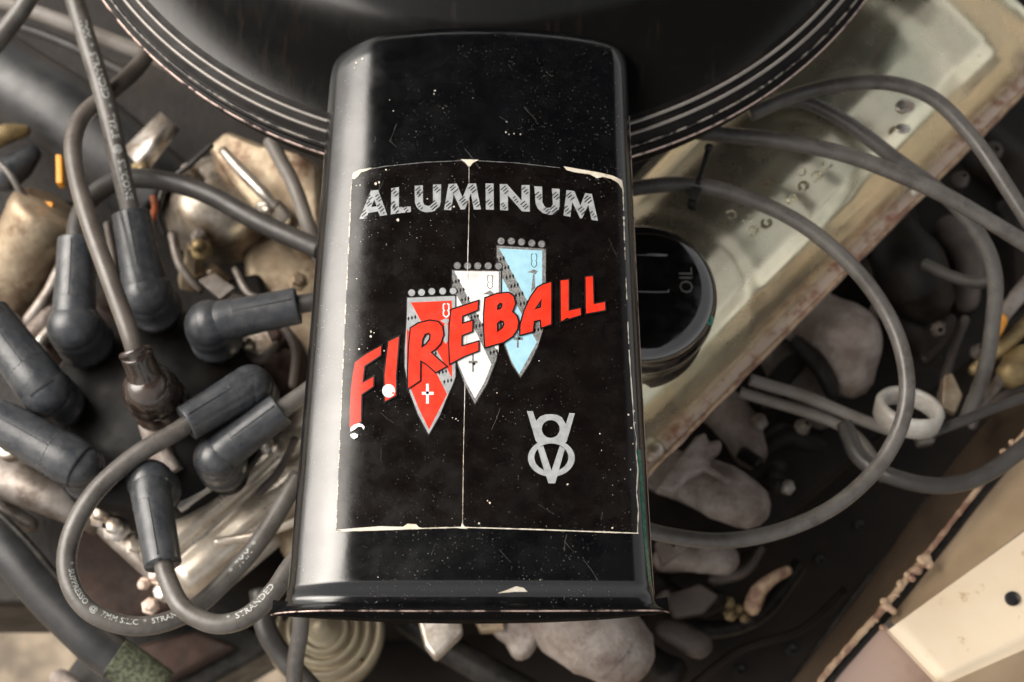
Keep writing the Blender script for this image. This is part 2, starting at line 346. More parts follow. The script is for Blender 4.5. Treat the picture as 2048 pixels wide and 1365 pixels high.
for j in range(NV+1):
    tj = j/NV; v = (1-cos(pi*tj))/2*0.6+tj*0.4
    row = []
    for i in range(NU+1):
        u = (1-cos(pi*i/NU))/2
        Y = YB + (top_y(u)-YB)*v; l = edge_l(Y); r = edge_r(Y); X = l+(r-l)*u
        row.append(Vector((X, Y, height(X, Y))))
    wd = 0.0012+0.029*sstep((row[0].y-YB-0.002)/0.006)
    row = [row[0]-Vector((-0.0008, 0, wd)), row[0]-Vector((0, 0, wd*0.13))]+row+[row[-1]-Vector((0, 0, wd*0.13)), row[-1]-Vector((0.0008, 0, wd))]
    rows.append(row)
rows.append([p-Vector((0, -0.0005, 0.004)) for p in rows[-1]])
sn.grid(rows)
SN = sn.build('snorkel', 'black_paint', AC)
# front lip, bare edge and seam flanges
lipm = MB(); n = 90; top = []; r1 = []; r2 = []; r3 = []
for i in range(n+1):
    u = i/n; Y = YB; l = edge_l(Y); r = edge_r(Y); X = l+(r-l)*u; z = height(X, Y); q = 2*u-1
    hh = 0.0075*sqrt(max(0, 1-q*q))**1.3+0.0004
    top.append(Vector((X, Y+0.0002, z-0.0001))); r1.append(Vector((X, Y-0.0004-0.0006*(1-q*q), z-0.0003)))
    w_ = (1-q*q)**0.6; r2.append(Vector((X, Y-0.0004-0.0030*w_, z-hh*0.4))); r3.append(Vector((X, Y-0.0004-0.0040*w_, z-hh)))
lipm.grid([top, r1, r2, r3]); back = [p+Vector((0, 0.006, -0.002)) for p in r3]; lipm.grid([r3, back])
lipm.build('front_lip', 'lip_black', SN)
ed = MB(); ed.tube([p+Vector((0, -0.0002, 0.0001*noise.noise(p*300))) for p in r1], 0.00032, 8, smoothp=False); ed.build('bare_edge', 'bare_edge', SN)
for f, sgn in ((edge_l, -1), (edge_r, 1)):
    m_ = MB(); pts = []
    for k in range(60):
        Y = YB+0.002+(YT-0.020-YB)*k/59; X = f(Y); pts.append(Vector((X+sgn*0.0006, Y, height(X, Y)-0.0075-0.0002*noise.noise(Vector((0, Y*90, 0))))))
    m_.tube(pts, 0.00042, 8, smoothp=False); m_.build('side_seam', 'bare_edge', SN)

def onsurf(px, py, lift):
    z = 0.0
    for _ in range(9):
        p = P(px, py, z); z = 0.5*z+0.5*(height(p.x, p.y)+lift)
    return P(px, py, z)
LAY = [0.00012]; STEP = [0.000006]
def flat(mb, outer, holes=(), mi=0, lift=None, step=11.0):
    """polygon given in photo pixels, laid on the snorkel surface"""
    if lift is None: LAY[0] += STEP[0]; lift = LAY[0]
    loops = [[Vector((x, y, 0)) for x, y in lp] for lp in [outer]+list(holes)]
    tris = tessellate_polygon(loops); vs = [v for lp in loops for v in lp]
    bm = bmesh.new(); bv = [bm.verts.new(v) for v in vs]
    for t in tris:
        try: bm.faces.new([bv[i] for i in t])
        except ValueError: pass
    x0 = min(v.x for v in vs); x1 = max(v.x for v in vs); y0 = min(v.y for v in vs); y1 = max(v.y for v in vs)
    for ax, a, b in ((0, x0, x1), (1, y0, y1)):
        k = math.ceil(a/step)*step
        while k < b:
            co = (k, 0, 0) if ax == 0 else (0, k, 0); no = (1, 0, 0) if ax == 0 else (0, 1, 0)
            bmesh.ops.bisect_plane(bm, geom=bm.verts[:]+bm.edges[:]+bm.faces[:], plane_co=co, plane_no=no); k += step
    bm.verts.index_update()
    pv = [onsurf(v.co.x, v.co.y, lift) for v in bm.verts]
    fs = []
    for f in bm.faces:
        ids = [v.index for v in f.verts]
        nn = (pv[ids[1]]-pv[ids[0]]).cross(pv[ids[2]]-pv[ids[0]])
        if nn.z < 0: ids.reverse()
        fs.append(ids)
    mb.add(pv, fs, mi, True); bm.free()
def ribbon(pts, w, closed=False, jit=0.0):
    n = len(pts); L = []; Rr = []
    for i in range(n):
        if closed: a = pts[(i-1) % n]; b = pts[(i+1) % n]
        else: a = pts[max(0, i-1)]; b = pts[min(n-1, i+1)]
        p = pts[i]
        d1 = Vector((p[0]-a[0], p[1]-a[1])); d2 = Vector((b[0]-p[0], b[1]-p[1]))
        if d1.length < 1e-6: d1 = d2
        if d2.length < 1e-6: d2 = d1
        d1.normalize(); d2.normalize(); t = (d1+d2)
        if t.length < 1e-3: t = d1
        t.normalize(); nn = Vector((-t.y, t.x)); k = 1/max(0.45, nn.dot(Vector((-d1.y, d1.x))))
        ww = w*0.5*k*(1+jit*random.uniform(-1, 1))
        L.append((p[0]+nn.x*ww, p[1]+nn.y*ww)); Rr.append((p[0]-nn.x*ww, p[1]-nn.y*ww))
    return L, Rr
def stroke(mb, pts, w, mi=0, closed=False, jit=0.0, lift=None):
    if lift is None: LAY[0] += STEP[0]; lift = LAY[0]
    # densify
    q = []; n = len(pts)
    for i in range(n if closed else n-1):
        a = pts[i]; b = pts[(i+1) % n]; m = max(1, int(math.hypot(b[0]-a[0], b[1]-a[1])/(8 if jit else 14)))
        for k in range(m): q.append((a[0]+(b[0]-a[0])*k/m, a[1]+(b[1]-a[1])*k/m))
    if not closed: q.append(pts[-1])
    L, Rr = ribbon(q, w, closed, jit)
    rows = [[onsurf(x, y, lift) for x, y in L], [onsurf(x, y, lift) for x, y in Rr]]
    mb.grid(rows, mi, True, closed)
def broken(mb, pts, w, lo, hi, gap, **kw):
    q = []
    for i in range(len(pts)-1):
        a = pts[i]; b = pts[i+1]; m = max(1, int(math.hypot(b[0]-a[0], b[1]-a[1])/4))
        q += [(a[0]+(b[0]-a[0])*k/m, a[1]+(b[1]-a[1])*k/m) for k in range(m)]
    i = 0
    while i < len(q)-3:
        n = int(random.uniform(lo, hi)/4)+2
        stroke(mb, q[i:i+n], w*random.uniform(0.6, 1.3), **kw); i += n+int(random.uniform(0, gap)/4)
def disc(cx, cy, rx, ry=None, n=20): ry = ry or rx; return [(cx+rx*cos(2*pi*k/n), cy+ry*sin(2*pi*k/n)) for k in range(n)]
def zt(x0, y0, s): return lambda pts: [(x0+x/s, y0+y/s) for x, y in pts]
z1 = zt(690, 340, 6.204); z2 = zt(940, 340, 6.204); z3 = zt(690, 540, 4.0148); z4 = zt(880, 460, 3.791); z5 = zt(1020, 800, 4.875)

# ---- decal
dm = MB(); random.seed(3)
dec = [(705, 352), (722, 342), (770, 333), (850, 325), (938, 321), (1030, 326), (1120, 336), (1200, 350), (1244, 362), (1247, 440), (1252, 560), (1258, 700), (1265, 830), (1272, 940),
       (1277, 1066), (1180, 1063), (1060, 1058), (925, 1054), (800, 1059), (672, 1062), (676, 960), (683, 800), (690, 640), (697, 500)]
flat(dm, dec, lift=0.00010, step=10)
DEC = dm.build('decal', 'decal_film', AC)
wm = MB(); SP = 0.00016
stroke(wm, [(938, 322), (938, 420), (934, 600), (930, 760), (927, 900), (925, 1050)], 0.8, 0, jit=0.5, lift=SP)
stroke(wm, [(722, 342), (770, 333), (850, 325), (938, 321), (1030, 326), (1120, 336)], 0.9, 1, jit=0.5, lift=SP+4e-6)
stroke(wm, [(672, 1063), (760, 1060.5), (850, 1057), (925, 1055), (1060, 1059), (1180, 1063.5), (1277, 1067)], 1.8, 0, jit=0.35, lift=SP+8e-6)
broken(wm, [(1246, 380), (1248, 450), (1252, 560), (1258, 700)], 1.8, 15, 60, 50, mi=0, jit=0.9, lift=SP+4e-6)
stroke(wm, [(1258, 700), (1265, 800), (1268, 850), (1273, 880), (1272, 905), (1276, 940), (1273, 985), (1277, 1020), (1275, 1066)], 1.7, 0, jit=0.7, lift=SP+12e-6)
broken(wm, [(703, 365), (697, 500), (690, 640), (683, 800), (676, 960), (672, 1060)], 1.5, 10, 60, 30, mi=0, jit=1.0, lift=SP+4e-6)
flat(wm, [(704, 358), (706, 346), (718, 340), (744, 336), (733, 342), (722, 345), (716, 353), (709, 359)], lift=SP+16e-6)
flat(wm, [(921, 319), (958, 320), (946, 326), (940, 333), (936, 333), (931, 326)], lift=SP+20e-6)
flat(wm, [(1127, 333), (1160, 339), (1196, 345), (1226, 352), (1244, 361), (1248, 385), (1244, 378), (1236, 366), (1222, 358), (1206, 354), (1194, 357), (1180, 349), (1150, 345), (1134, 341)], lift=SP+16e-6)
flat(wm, [(672, 1060), (720, 1056), (760, 1053), (806, 1054), (815, 1048), (832, 1049), (838, 1055), (850, 1058), (760, 1060), (700, 1063)], lift=SP+16e-6)
flat(wm, [(917, 1057), (922, 1054), (924, 1046), (928, 1052), (935, 1058)], lift=SP+16e-6)
wm.build('worn_edge', ['chip_cream', 'ink_grey'], DEC)
# small paint chips on the decal and snorkel
cm = MB()
def chip(cx, cy, r, mi=0, n=7, lift=None, el=1.0):
    LAY2 = 0.00018 if lift is None else lift
    a0 = random.random()*6
    flat(cm, [(cx+r*random.uniform(0.5, 1.2)*cos(a0+2*pi*k/n)*el, cy+r*random.uniform(0.5, 1.2)*sin(a0+2*pi*k/n)) for k in range(n)], mi=mi, lift=LAY2)
for cx, cy, r in ((742, 664, 3.2), (748, 666, 2), (741, 673, 3.5), (713, 558, 2), (718, 699, 3), (768, 702, 2.5), (735, 697, 1.5), (713, 372, 2), (720, 371, 2), (752, 368, 4), (758, 365, 3),
                  (772, 340, 2.5), (796, 440, 4), (908, 414, 3), (855, 398, 2), (1263, 856, 3), (1257, 830, 3), (1268, 822, 3), (1270, 846, 2), (1266, 888, 2), (958, 1047, 2.5), (912, 838, 2.5), (916, 842, 1.7),
                  (905, 836, 1.5), (980, 1006, 3), (975, 1002, 2), (1135, 969, 2.5), (1200, 868, 2), (1225, 1056, 3), (1261, 940, 2), (994, 786, 1.8), (1078, 722, 1.5), (1203, 901, 1.5),
                  (870, 182, 2.2), (868, 188, 1.6), (725, 118, 3), (712, 126, 3), (709, 136, 2), (1012, 265, 2.2), (1018, 269, 1.6), (1028, 268, 1.8), (1041, 269, 1.8), (1013, 244, 1.5), (787, 222, 1.8), (779, 200, 1.5),
                  (946, 196, 1), (886, 217, 1), (756, 1155, 1.5), (1080, 1160, 1.2), (700, 700, 1.4)):
    chip(cx, cy, r*0.8)
random.seed(11)
for k in range(300):
    y = random.uniform(380, 1190); x = random.uniform(690, 1262)
    if 340 < y < 1060 and random.random() < 0.45: continue
    chip(x, y, random.uniform(0.25, 0.7), n=5, mi=1)
for k in range(34):
    x = random.uniform(720, 1230); y = random.uniform(140, 1150); a = radians(random.choice([35, 40, 52, 60, 100, -70])+random.uniform(-8, 8)); L_ = random.uniform(8, 55)
    stroke(cm, [(x, y), (x+cos(a)*L_*0.5+random.uniform(-2, 2), y+sin(a)*L_*0.5), (x+cos(a)*L_, y+sin(a)*L_)], random.uniform(0.35, 0.8), 2, jit=0.6, lift=0.00018)
flat(cm, [(995, 1187), (1015, 1180), (1032, 1173), (1047, 1176), (1055, 1184), (1030, 1184)], lift=0.0002)
cm.build('paint_chips', ['chip_cream', 'chip_dim', 'scratch'], SN)['kind'] = 'stuff'
# teal line on right shoulder
tm = MB(); stroke(tm, [(1278, 900), (1283, 970), (1289, 1060), (1296, 1130), (1301, 1170)], 6, lift=0.00012); tm.build('teal_streak', 'teal_green', SN)

# ---- arched lettering (silver, hatched)
LAY[0] = 0.00020
LET = [
 (z1, [(177, 612), (322, 258), (412, 252), (523, 560), (435, 575), (407, 517), (288, 536), (262, 607)], [[(325, 462), (395, 453), (362, 370)]]),
 (z1, [(575, 232), (668, 215), (668, 465), (815, 455), (818, 522), (568, 552)], []),
 (z1, [(865, 200), (965, 192), (968, 400), (985, 435), (1020, 447), (1060, 442), (1085, 415), (1092, 385), (1092, 185), (1192, 180), (1188, 400), (1175, 450), (1140, 495), (1080, 522), (1000, 528), (940, 510), (890, 465), (868, 410)], []),
 (z1, [(1228, 497), (1285, 178), (1385, 172), (1459, 345), (1530, 172), (1625, 170), (1686, 492), (1599, 493), (1562, 290), (1490, 490), (1435, 492), (1347, 300), (1318, 500)], []),
 (z2, [(192, 170), (292, 170), (296, 495), (198, 495)], []),
 (z2, [(370, 178), (460, 178), (640, 385), (640, 190), (740, 190), (742, 520), (645, 515), (470, 315), (472, 505), (375, 500)], []),
 (z2, [(798, 205), (895, 208), (898, 400), (925, 455), (970, 475), (1010, 465), (1028, 430), (1018, 232), (1112, 238), (1112, 450), (1095, 510), (1050, 550), (985, 560), (900, 535), (840, 480), (815, 420)], []),
 (z2, [(1160, 568), (1198, 252), (1295, 265), (1370, 445), (1430, 290), (1512, 300), (1587, 632), (1508, 622), (1468, 435), (1390, 605), (1365, 600), (1268, 400), (1245, 582)], []),
]
HAT = [(z1, [(300, 345, 2, 60), (285, 405, 3, 75), (415, 350, 3, 60), (435, 470, 4, 75), (240, 550, 3, 80), (482, 535, 1, 30)]),
       (z1, [(622, 280, 3, 65), (612, 440, 4, 70), (622, 495, 3, 50), (750, 482, 4, 45)]),
       (z1, [(920, 265, 3, 70), (915, 310, 2, 60), (1138, 235, 4, 70), (930, 450, 4, 50), (1095, 440, 4, 110), (1130, 470, 2, 60)]),
       (z1, [(1345, 235, 4, 90), (1285, 430, 5, 70), (1470, 385, 4, 85), (1585, 235, 5, 80), (1632, 415, 4, 60)]),
       (z2, [(242, 240, 4, 65), (242, 415, 4, 60)]),
       (z2, [(432, 250, 4, 80), (420, 450, 4, 60), (690, 260, 4, 65), (570, 370, 3, 45), (675, 440, 5, 75)]),
       (z2, [(852, 325, 4, 75), (1070, 325, 5, 70), (1045, 495, 3, 90), (960, 505, 3, 60)]),
       (z2, [(1245, 330, 4, 80), (1205, 500, 4, 65), (1390, 505, 5, 85), (1460, 370, 4, 90), (1525, 555, 4, 45)])]
random.seed(5)
for (tr, out, holes), (t2, hs_) in zip(LET, HAT):
    m_ = MB(); flat(m_, tr(out), [tr(h) for h in holes], 0)
    base = LAY[0]+0.00003
    for (hx, hy, nn, ln) in hs_:
        nn = min(nn, 3)
        for k in range(nn):
            a = radians(-40); dx, dy = cos(a), sin(a); off = (k-(nn-1)/2)*36
            cx = hx - dy*off*0.9 + random.uniform(-5, 5); cy = hy + dx*off*1.0 + random.uniform(-3, 3); L_ = ln*random.uniform(0.7, 1.15)/2
            w = 12
            q = [(cx-dx*L_-dy*-w*0.6, cy-dy*L_-dx*w*0.6), (cx+dx*L_-dy*-w*0.6, cy+dy*L_-dx*w*0.6), (cx+dx*L_+dy*-w*0.6, cy+dy*L_+dx*w*0.6), (cx-dx*L_+dy*-w*0.6, cy-dy*L_+dx*w*0.6)]
            base += 1e-6; flat(m_, t2(q), mi=1, lift=base)
    m_.build('letter', ['ink_silver', 'ink_black'], DEC)
LAY[0] = 0.00020
# ---- shields (blue behind, white, red in front)
def shield(tr, outer, up_f, lo_f, dots, dr, ink, icon, ico_mi, cross, extra=None, frame='ink_grey'):
    m_ = MB(); M = [frame, ink, 'ink_black', 'ink_silver', 'ink_white']
    stroke(m_, tr(outer), 5, 2, closed=True)
    flat(m_, tr(outer), mi=0)
    LAY[0] += STEP[0]; flat(m_, tr(up_f), mi=1, lift=LAY[0]); flat(m_, tr(lo_f), mi=1, lift=LAY[0])
    LAY[0] += STEP[0]
    for i_, (dx, dy) in enumerate(dots): flat(m_, tr(disc(dx, dy, dr+7)), mi=2, lift=LAY[0]+(i_ % 2)*2e-6)
    LAY[0] += STEP[0]*1.5
    for dx, dy in dots: flat(m_, tr(disc(dx, dy, dr)), mi=0, lift=LAY[0])
    LAY[0] += STEP[0]
    # diamonds on the diagonal band
    a = icon['band']; 
    for r_ in range(icon['rows']):
        t = (r_+0.5)/icon['rows']
        for s_ in (-0.28, 0.02, 0.30):
            x = a[0][0]+(a[1][0]-a[0][0])*t + s_*icon['bw']; y = a[0][1]+(a[1][1]-a[0][1])*t - s_*22
            d = 9; flat(m_, tr([(x, y-2.1*d), (x+d, y), (x, y+2.1*d), (x-d, y)]), mi=2, lift=LAY[0])
    for pl, w in icon['lines']: stroke(m_, tr(pl), w, ico_mi)
    for pg in icon['polys']: flat(m_, tr(pg), mi=icon.get('pm', 0))
    (vx, vy0, vy1, vw), (hx0, hx1, hy, hw), (ddx, ddy, dd) = cross
    flat(m_, tr([(vx-vw/2, vy0), (vx+vw/2, vy0), (vx+vw/2, vy1), (vx-vw/2, vy1)]), mi=icon['cm'])
    flat(m_, tr([(hx0, hy-hw/2), (hx1, hy-hw/2), (hx1, hy+hw/2), (hx0, hy+hw/2)]), mi=icon['cm'])
    flat(m_, tr(disc(ddx, ddy, dd, n=10)), mi=2)
    return m_.build('shield', M, DEC)
def antler(x, y, h, w):
    l = [(x-w*0.15, y), (x-w/2, y+h*0.05), (x-w/2, y+h*0.42), (x-w*0.32, y+h*0.5), (x-w/2, y+h*0.58), (x-w/2, y+h*0.82), (x-1, y+h)]
    r = [(2*x-a, b) for a, b in l]; return [l, r]
shield(z4, [(430, 120), (802, 145), (800, 600), (782, 750), (740, 885), (680, 1010), (610, 1118), (545, 1020), (490, 880), (450, 700), (432, 400)],
       [(450, 142), (775, 158), (772, 748)], [(462, 345), (735, 852), (600, 1095), (545, 1000), (496, 870), (462, 600)],
       [(463, 86), (541, 86), (618, 93), (696, 102), (771, 108)], 26, 'ink_blue',
       dict(band=((440, 190), (760, 790)), rows=9, bw=85, cm=0, lines=[(p, 1.2) for p in antler(713, 182, 105, 40)],
            polys=[[(660, 322), (712, 300), (742, 315), (722, 338), (700, 328)], [(706, 336), (716, 336), (722, 440), (690, 475)]]), 2,
       ((590, 780, 893, 13), (557, 628, 826, 20), (600, 824, 12)))
shield(z4, [(92, 306), (462, 312), (462, 620), (450, 850), (425, 990), (355, 1170), (265, 1320), (190, 1180), (130, 1010), (98, 800), (92, 600)],
       [(108, 313), (445, 317), (443, 930), (400, 870)], [(94, 440), (205, 640), (290, 810), (390, 1020), (340, 1150), (265, 1280), (195, 1150), (128, 985), (98, 780)],
       [(131, 272), (209, 274), (286, 274), (365, 274), (443, 275)], 26, 'ink_white',
       dict(band=((100, 360), (425, 960)), rows=9, bw=85, cm=0, lines=[(p, 1.2) for p in antler(380, 345, 105, 38)],
            polys=[[(322, 490), (380, 458), (408, 480), (395, 500), (360, 490)], [(372, 498), (392, 498), (395, 600), (365, 640)]]), 2,
       ((250, 930, 1078, 13), (217, 285, 1003, 20), (257, 1015, 12)))
shield(z3, [(500, 225), (885, 210), (886, 860), (860, 930), (820, 1020), (760, 1170), (672, 1320), (590, 1170), (510, 960), (480, 780), (480, 640), (496, 400)],
       [(528, 262), (858, 248), (860, 870)], [(497, 470), (735, 830), (820, 1000), (675, 1283), (590, 1110), (530, 960), (497, 800)],
       [(535, 185), (615, 182), (697, 174), (784, 172), (868, 170)], 27, 'ink_red',
       dict(band=((515, 350), (845, 930)), rows=8, bw=95, cm=4, pm=3, lines=[(p, 2.4) for p in antler(812, 272, 110, 44)],
            polys=[[(765, 410), (812, 388), (840, 405), (822, 430), (790, 425)], [(800, 425), (822, 425), (835, 560), (810, 595), (790, 570)]]), 4,
       ((662, 915, 1075, 22), (617, 712, 992, 24), (662, 987, 13)), frame='ink_silver')
# crease of the decal crossing the print
m_ = MB(); stroke(m_, [(936, 480), (934, 600), (930, 760), (929, 820)], 0.8, 0, jit=0.3, lift=0.00058); m_.build('crease', 'ink_white', DEC)
# ---- slanted red lettering
LAY[0] = 0.00064
FB = [
 (z3, [(38, 1262), (40, 1120), (48, 960), (60, 860), (80, 745), (180, 672), (290, 612), (285, 685), (155, 770), (138, 912), (228, 860), (225, 935), (130, 1000), (125, 1218), (85, 1240), (50, 1265)], []),
 (z3, [(322, 1055), (318, 850), (335, 700), (350, 578), (432, 538), (408, 850), (408, 1008)], []),
 (z3, [(508, 950), (508, 800), (515, 620), (530, 470), (590, 432), (680, 410), (745, 420), (778, 455), (788, 520), (765, 590), (725, 635), (685, 662), (735, 710), (810, 775), (730, 820), (655, 755), (602, 722), (600, 888)],
      [[(612, 632), (618, 560), (640, 515), (672, 503), (690, 520), (685, 560), (655, 600)]]),
 (z4, [(88, 608), (288, 543), (284, 605), (168, 652), (165, 715), (245, 692), (242, 768), (162, 800), (160, 888), (290, 850), (290, 915), (180, 958), (78, 1012), (70, 850), (75, 720)], []),
 (z4, [(345, 520), (430, 488), (520, 480), (556, 505), (568, 560), (545, 622), (580, 655), (592, 700), (585, 750), (550, 805), (480, 850), (345, 888), (336, 760), (336, 640)],
      [[(432, 610), (434, 572), (455, 550), (475, 560), (472, 588), (455, 604)], [(432, 780), (430, 710), (455, 685), (482, 690), (490, 715), (478, 745)]]),
 (z4, [(610, 795), (612, 720), (640, 620), (690, 510), (740, 440), (785, 415), (842, 398), (842, 715), (770, 740), (765, 680), (712, 690), (702, 770)], [[(715, 605), (772, 520), (766, 590)]]),
 (z4, [(915, 385), (975, 378), (975, 615), (1065, 595), (1068, 645), (918, 692)], []),
 (z4, [(1105, 358), (1158, 352), (1165, 565), (1250, 548), (1252, 608), (1108, 635)], []),
]
for tr, out, holes in FB:
    m_ = MB(); stroke(m_, tr(out), 6.0, 1, closed=True)
    for h in holes: stroke(m_, tr(h), 6.5, 1, closed=True)
    flat(m_, tr(out), [tr(h) for h in holes], 0)
    m_.build('letter', ['ink_red', 'ink_black'], DEC)
m_ = MB(); flat(m_, z3(disc(350, 972, 52, 54)), mi=0, lift=0.00074)
flat(m_, z3([(42, 1270), (70, 1245), (110, 1232), (140, 1240), (158, 1262), (150, 1285), (135, 1262), (105, 1260), (75, 1285), (45, 1300)]), lift=0.00074)
flat(m_, z3([(42, 1322), (75, 1310), (105, 1325), (100, 1345), (72, 1362), (48, 1345)]), lift=0.00074)
flat(m_, z3(disc(386, 990, 10, 8)), mi=1, lift=0.00078); m_.build('print_chip', ['ink_white', 'ink_red'], DEC)
# ---- emblem
LAY[0] = 0.00026
m_ = MB()
flat(m_, z5(disc(403, 568, 228, 182, 44)), [z5([(403+166*cos(a), 562+136*sin(a)) for a in [2*pi*k/44 for k in range(44)]])])
flat(m_, z5([(300, 450), (250, 400), (165, 112), (222, 110), (255, 207), (290, 165), (345, 143), (397, 140), (455, 146), (505, 170), (545, 237), (578, 130), (632, 132), (552, 410), (500, 445), (455, 428), (400, 420), (345, 428)]), [z5(disc(397, 285, 87, n=32))])
flat(m_, z5([(268, 470), (325, 450), (405, 690), (485, 450), (535, 480), (475, 690), (460, 750), (440, 815), (375, 815), (352, 745), (330, 680)]))
m_.build('emblem', 'ink_grey' if False else 'ink_silver', DEC)

# ================================================================== CABLES AND BOOTS
def text_mesh(body, size):
    c = bpy.data.curves.new('t', 'FONT'); c.body = body; c.size = size; c.resolution_u = 2; c.extrude = 0
    o = bpy.data.objects.new('t', c); link(o); bpy.context.view_layer.update()
    me = o.evaluated_get(bpy.context.evaluated_depsgraph_get()).to_mesh()
    vs = [v.co.copy() for v in me.vertices]; fs = [tuple(p.vertices) for p in me.polygons]
    bpy.data.objects.remove(o); bpy.data.curves.remove(c); return vs, fs
def cable_print(parent, pts, rad, body, start, size, ang=0.0, flip=False):
    """wrap white printing on the camera side of a cable path (world pts)"""
    pts, rr = spline(pts, [rad]*len(pts), 24)
    acc = [0]
    for a, b in zip(pts, pts[1:]): acc.append(acc[-1]+(b-a).length)
    vs, fs = text_mesh(body, size); mb = MB(); out = []
    for v in vs:
        s = start + (-v.x if flip else v.x)
        s = min(max(0, s), acc[-1]-1e-6); i = 0
        lo, hi = 0, len(acc)-1
        while hi-lo > 1:
            mid = (lo+hi)//2
            if acc[mid] <= s: lo = mid
            else: hi = mid
        t = (s-acc[lo])/(acc[hi]-acc[lo]); p = pts[lo].lerp(pts[hi], t); tg = (pts[min(hi+1, len(pts)-1)]-pts[max(lo-1, 0)]).normalized()
        toc = (CAM-p).normalized(); nn = (toc-tg*toc.dot(tg)).normalized(); bn = tg.cross(nn)
        if flip: bn = -bn
        # bn is 'left' of travel when seen from the camera side
        th = ang + (v.y-size*0.35)/rad
        out.append(p + (nn*cos(th) - (-bn)*sin(th)*1.0)*(rad*1.012) if False else p + (nn*cos(th) - bn*sin(th))*(rad*1.015))
    mb.add(out, fs, 0, False); mb.build('printing', 'print_white', parent, fix=False)

def boot_parts(parent, base, end, zb, ze, rb_px, rs_px, material='boot_rubber', collar=True, mid=None):
    m_ = MB(); k = ps(zb, base[1]); B = P(base[0], base[1], zb); E = P(end[0], end[1], ze)
    rb_ = rb_px*k; rs = rs_px*k; d = (E-B).normalized(); pts = [B, B.lerp(E, 0.12), B.lerp(E, 0.5), B.lerp(E, 0.97), E]
    # bent cap, then a skirt down to the tower
    m_.ball(B+Vector((0, 0, 0.000)), rb_*0.94, (1, 1, 0.90), seg=28)
    m_.lathe([(rb_*0.80, 0.15*rb_), (rb_*0.98, -0.15*rb_), (rb_*1.0, -0.5*rb_), (rb_*0.97, -1.25*rb_), (rb_*1.03, -1.28*rb_), (rb_*1.04, -1.65*rb_), (rb_*0.9, -1.7*rb_)], B, seg=28)
    m_.tube([B-d*rb_*0.15, B+d*rb_*0.5, B.lerp(E, 0.55), E-d*0.0016, E-d*0.0004, E], [rs*1.02, rs*1.10, rs*1.02, rs*0.98, rs*0.95, rs*0.86], 24, samples=5)
    m_.tube([E-d*0.0001, E-d*0.004], [rs*0.70, rs*0.60], 20, caps=True)
    o = m_.build('boot', material, parent)
    sr = MB(); c_ = B.lerp(E, 0.30); sr.lathe([(rs*1.055, -0.0006), (rs*1.085, 0), (rs*1.055, 0.0006)], c_, d, 24)
    up_ = (Vector((0, 0, 1))-d*d.z).normalized(); sr.tube([B.lerp(E, t_)+up_*rs*(1.07-0.07*t_) for t_ in (0.3, 0.5, 0.75, 0.96)], 0.00035, 6); sr.build('mould_seam', material, parent)
    return B, E, d
def wire_thing(label, cat='spark plug wire', loc=(0, 0, 0), group=None, name='spark_plug_wire'):
    return thing(name, label, cat, loc, group)
GW = 'spark plug wires on the distributor cap'
KZ = -0.088
def cable(parent, lst, rpx, material='cable_grey', name='cable', rlist=None, seg=16, samples=10):
    pts = tp(lst); k = ps(lst[len(lst)//2][2], lst[len(lst)//2][1])
    q, _ = spline(pts, [rpx*k]*len(pts), samples)
    q = [p + Vector((noise.noise(p*28), noise.noise(p*28+Vector((9, 0, 0))), 0))*0.0007 for p in q]
    q2 = [q[i] for i in range(0, len(q), 4)]+([q[-1]] if (len(q)-1) % 4 else [])
    m_ = MB(); m_.tube(q2, rpx*k, seg, samples=5); m_.build(name, material, parent); return q2, rpx*k

# 1 left of coil wire, boot points up
t = wire_thing('grey boot pointing straight up with dark wire arching right to the air cleaner', group=GW, loc=P(147, 655, -0.11))
boot_parts(t, (147, 652), (154, 480), -0.098, -0.092, 56, 39)
cable(t, [(154, 500, -0.092), (156, 450, -0.095), (180, 398, -0.099), (240, 362, -0.101), (320, 362, -0.101), (420, 392, -0.10), (520, 445, -0.098), (640, 500, -0.096)], 20, 'cable_dark')
# 2 upper boot with printed cable
t = wire_thing('grey boot at the top of the distributor on the printed wire running up the photo', group=GW, loc=P(297, 600, -0.11))
boot_parts(t, (292, 585), (262, 428), -0.090, -0.082, 52, 40)
pts, r = cable(t, [(268, 450, -0.083), (256, 400, -0.080), (233, 300, -0.073), (203, 180, -0.066), (172, 80, -0.060), (140, -30, -0.054)], 19.5)
cable_print(t, list(reversed(pts)), r, '7MM  *  STRANDED  *  TYPLE  @  SILICONE', 0.021, 0.0047, ang=0.25)
# 3 right boot
t = wire_thing('grey boot pointing right toward the snorkel', group=GW, loc=P(420, 645, -0.11))
boot_parts(t, (418, 648), (596, 612), -0.096, -0.094, 52, 38)
cable(t, [(580, 615, -0.094), (640, 603, -0.094), (720, 590, -0.10)], 19, 'cable_dark')
# 4 left edge upper
t = wire_thing('grey boot cut by the left edge, pointing up and left above its twin', group=GW, loc=P(92, 785, -0.11))
boot_parts(t, (90, 782), (-25, 632), -0.096, -0.090, 54, 46)
cable(t, [(-15, 645, -0.091), (-80, 540, -0.09)], 19)
# 5 left edge lower
t = wire_thing('grey boot cut by the left edge, lower of the two there', group=GW, loc=P(160, 940, -0.11))
boot_parts(t, (158, 932), (-8, 838), -0.097, -0.094, 50, 46)
cable(t, [(5, 845, -0.094), (-90, 790, -0.094)], 19)
# 6 downward boot
t = wire_thing('grey boot pointing down with its wire curling under the front of the snorkel', group=GW, loc=P(300, 955, -0.11))
boot_parts(t, (298, 962), (326, 1130), -0.092, -0.086, 47, 37)
pts, r = cable(t, [(322, 1110, -0.086), (334, 1160, -0.083), (364, 1218, -0.080), (425, 1248, -0.078), (490, 1235, -0.078), (545, 1185, -0.080), (600, 1110, -0.086), (680, 1050, -0.10)], 20)
cable_print(t, pts, r, '*  STRANDED', 0.050, 0.004, ang=0.6)
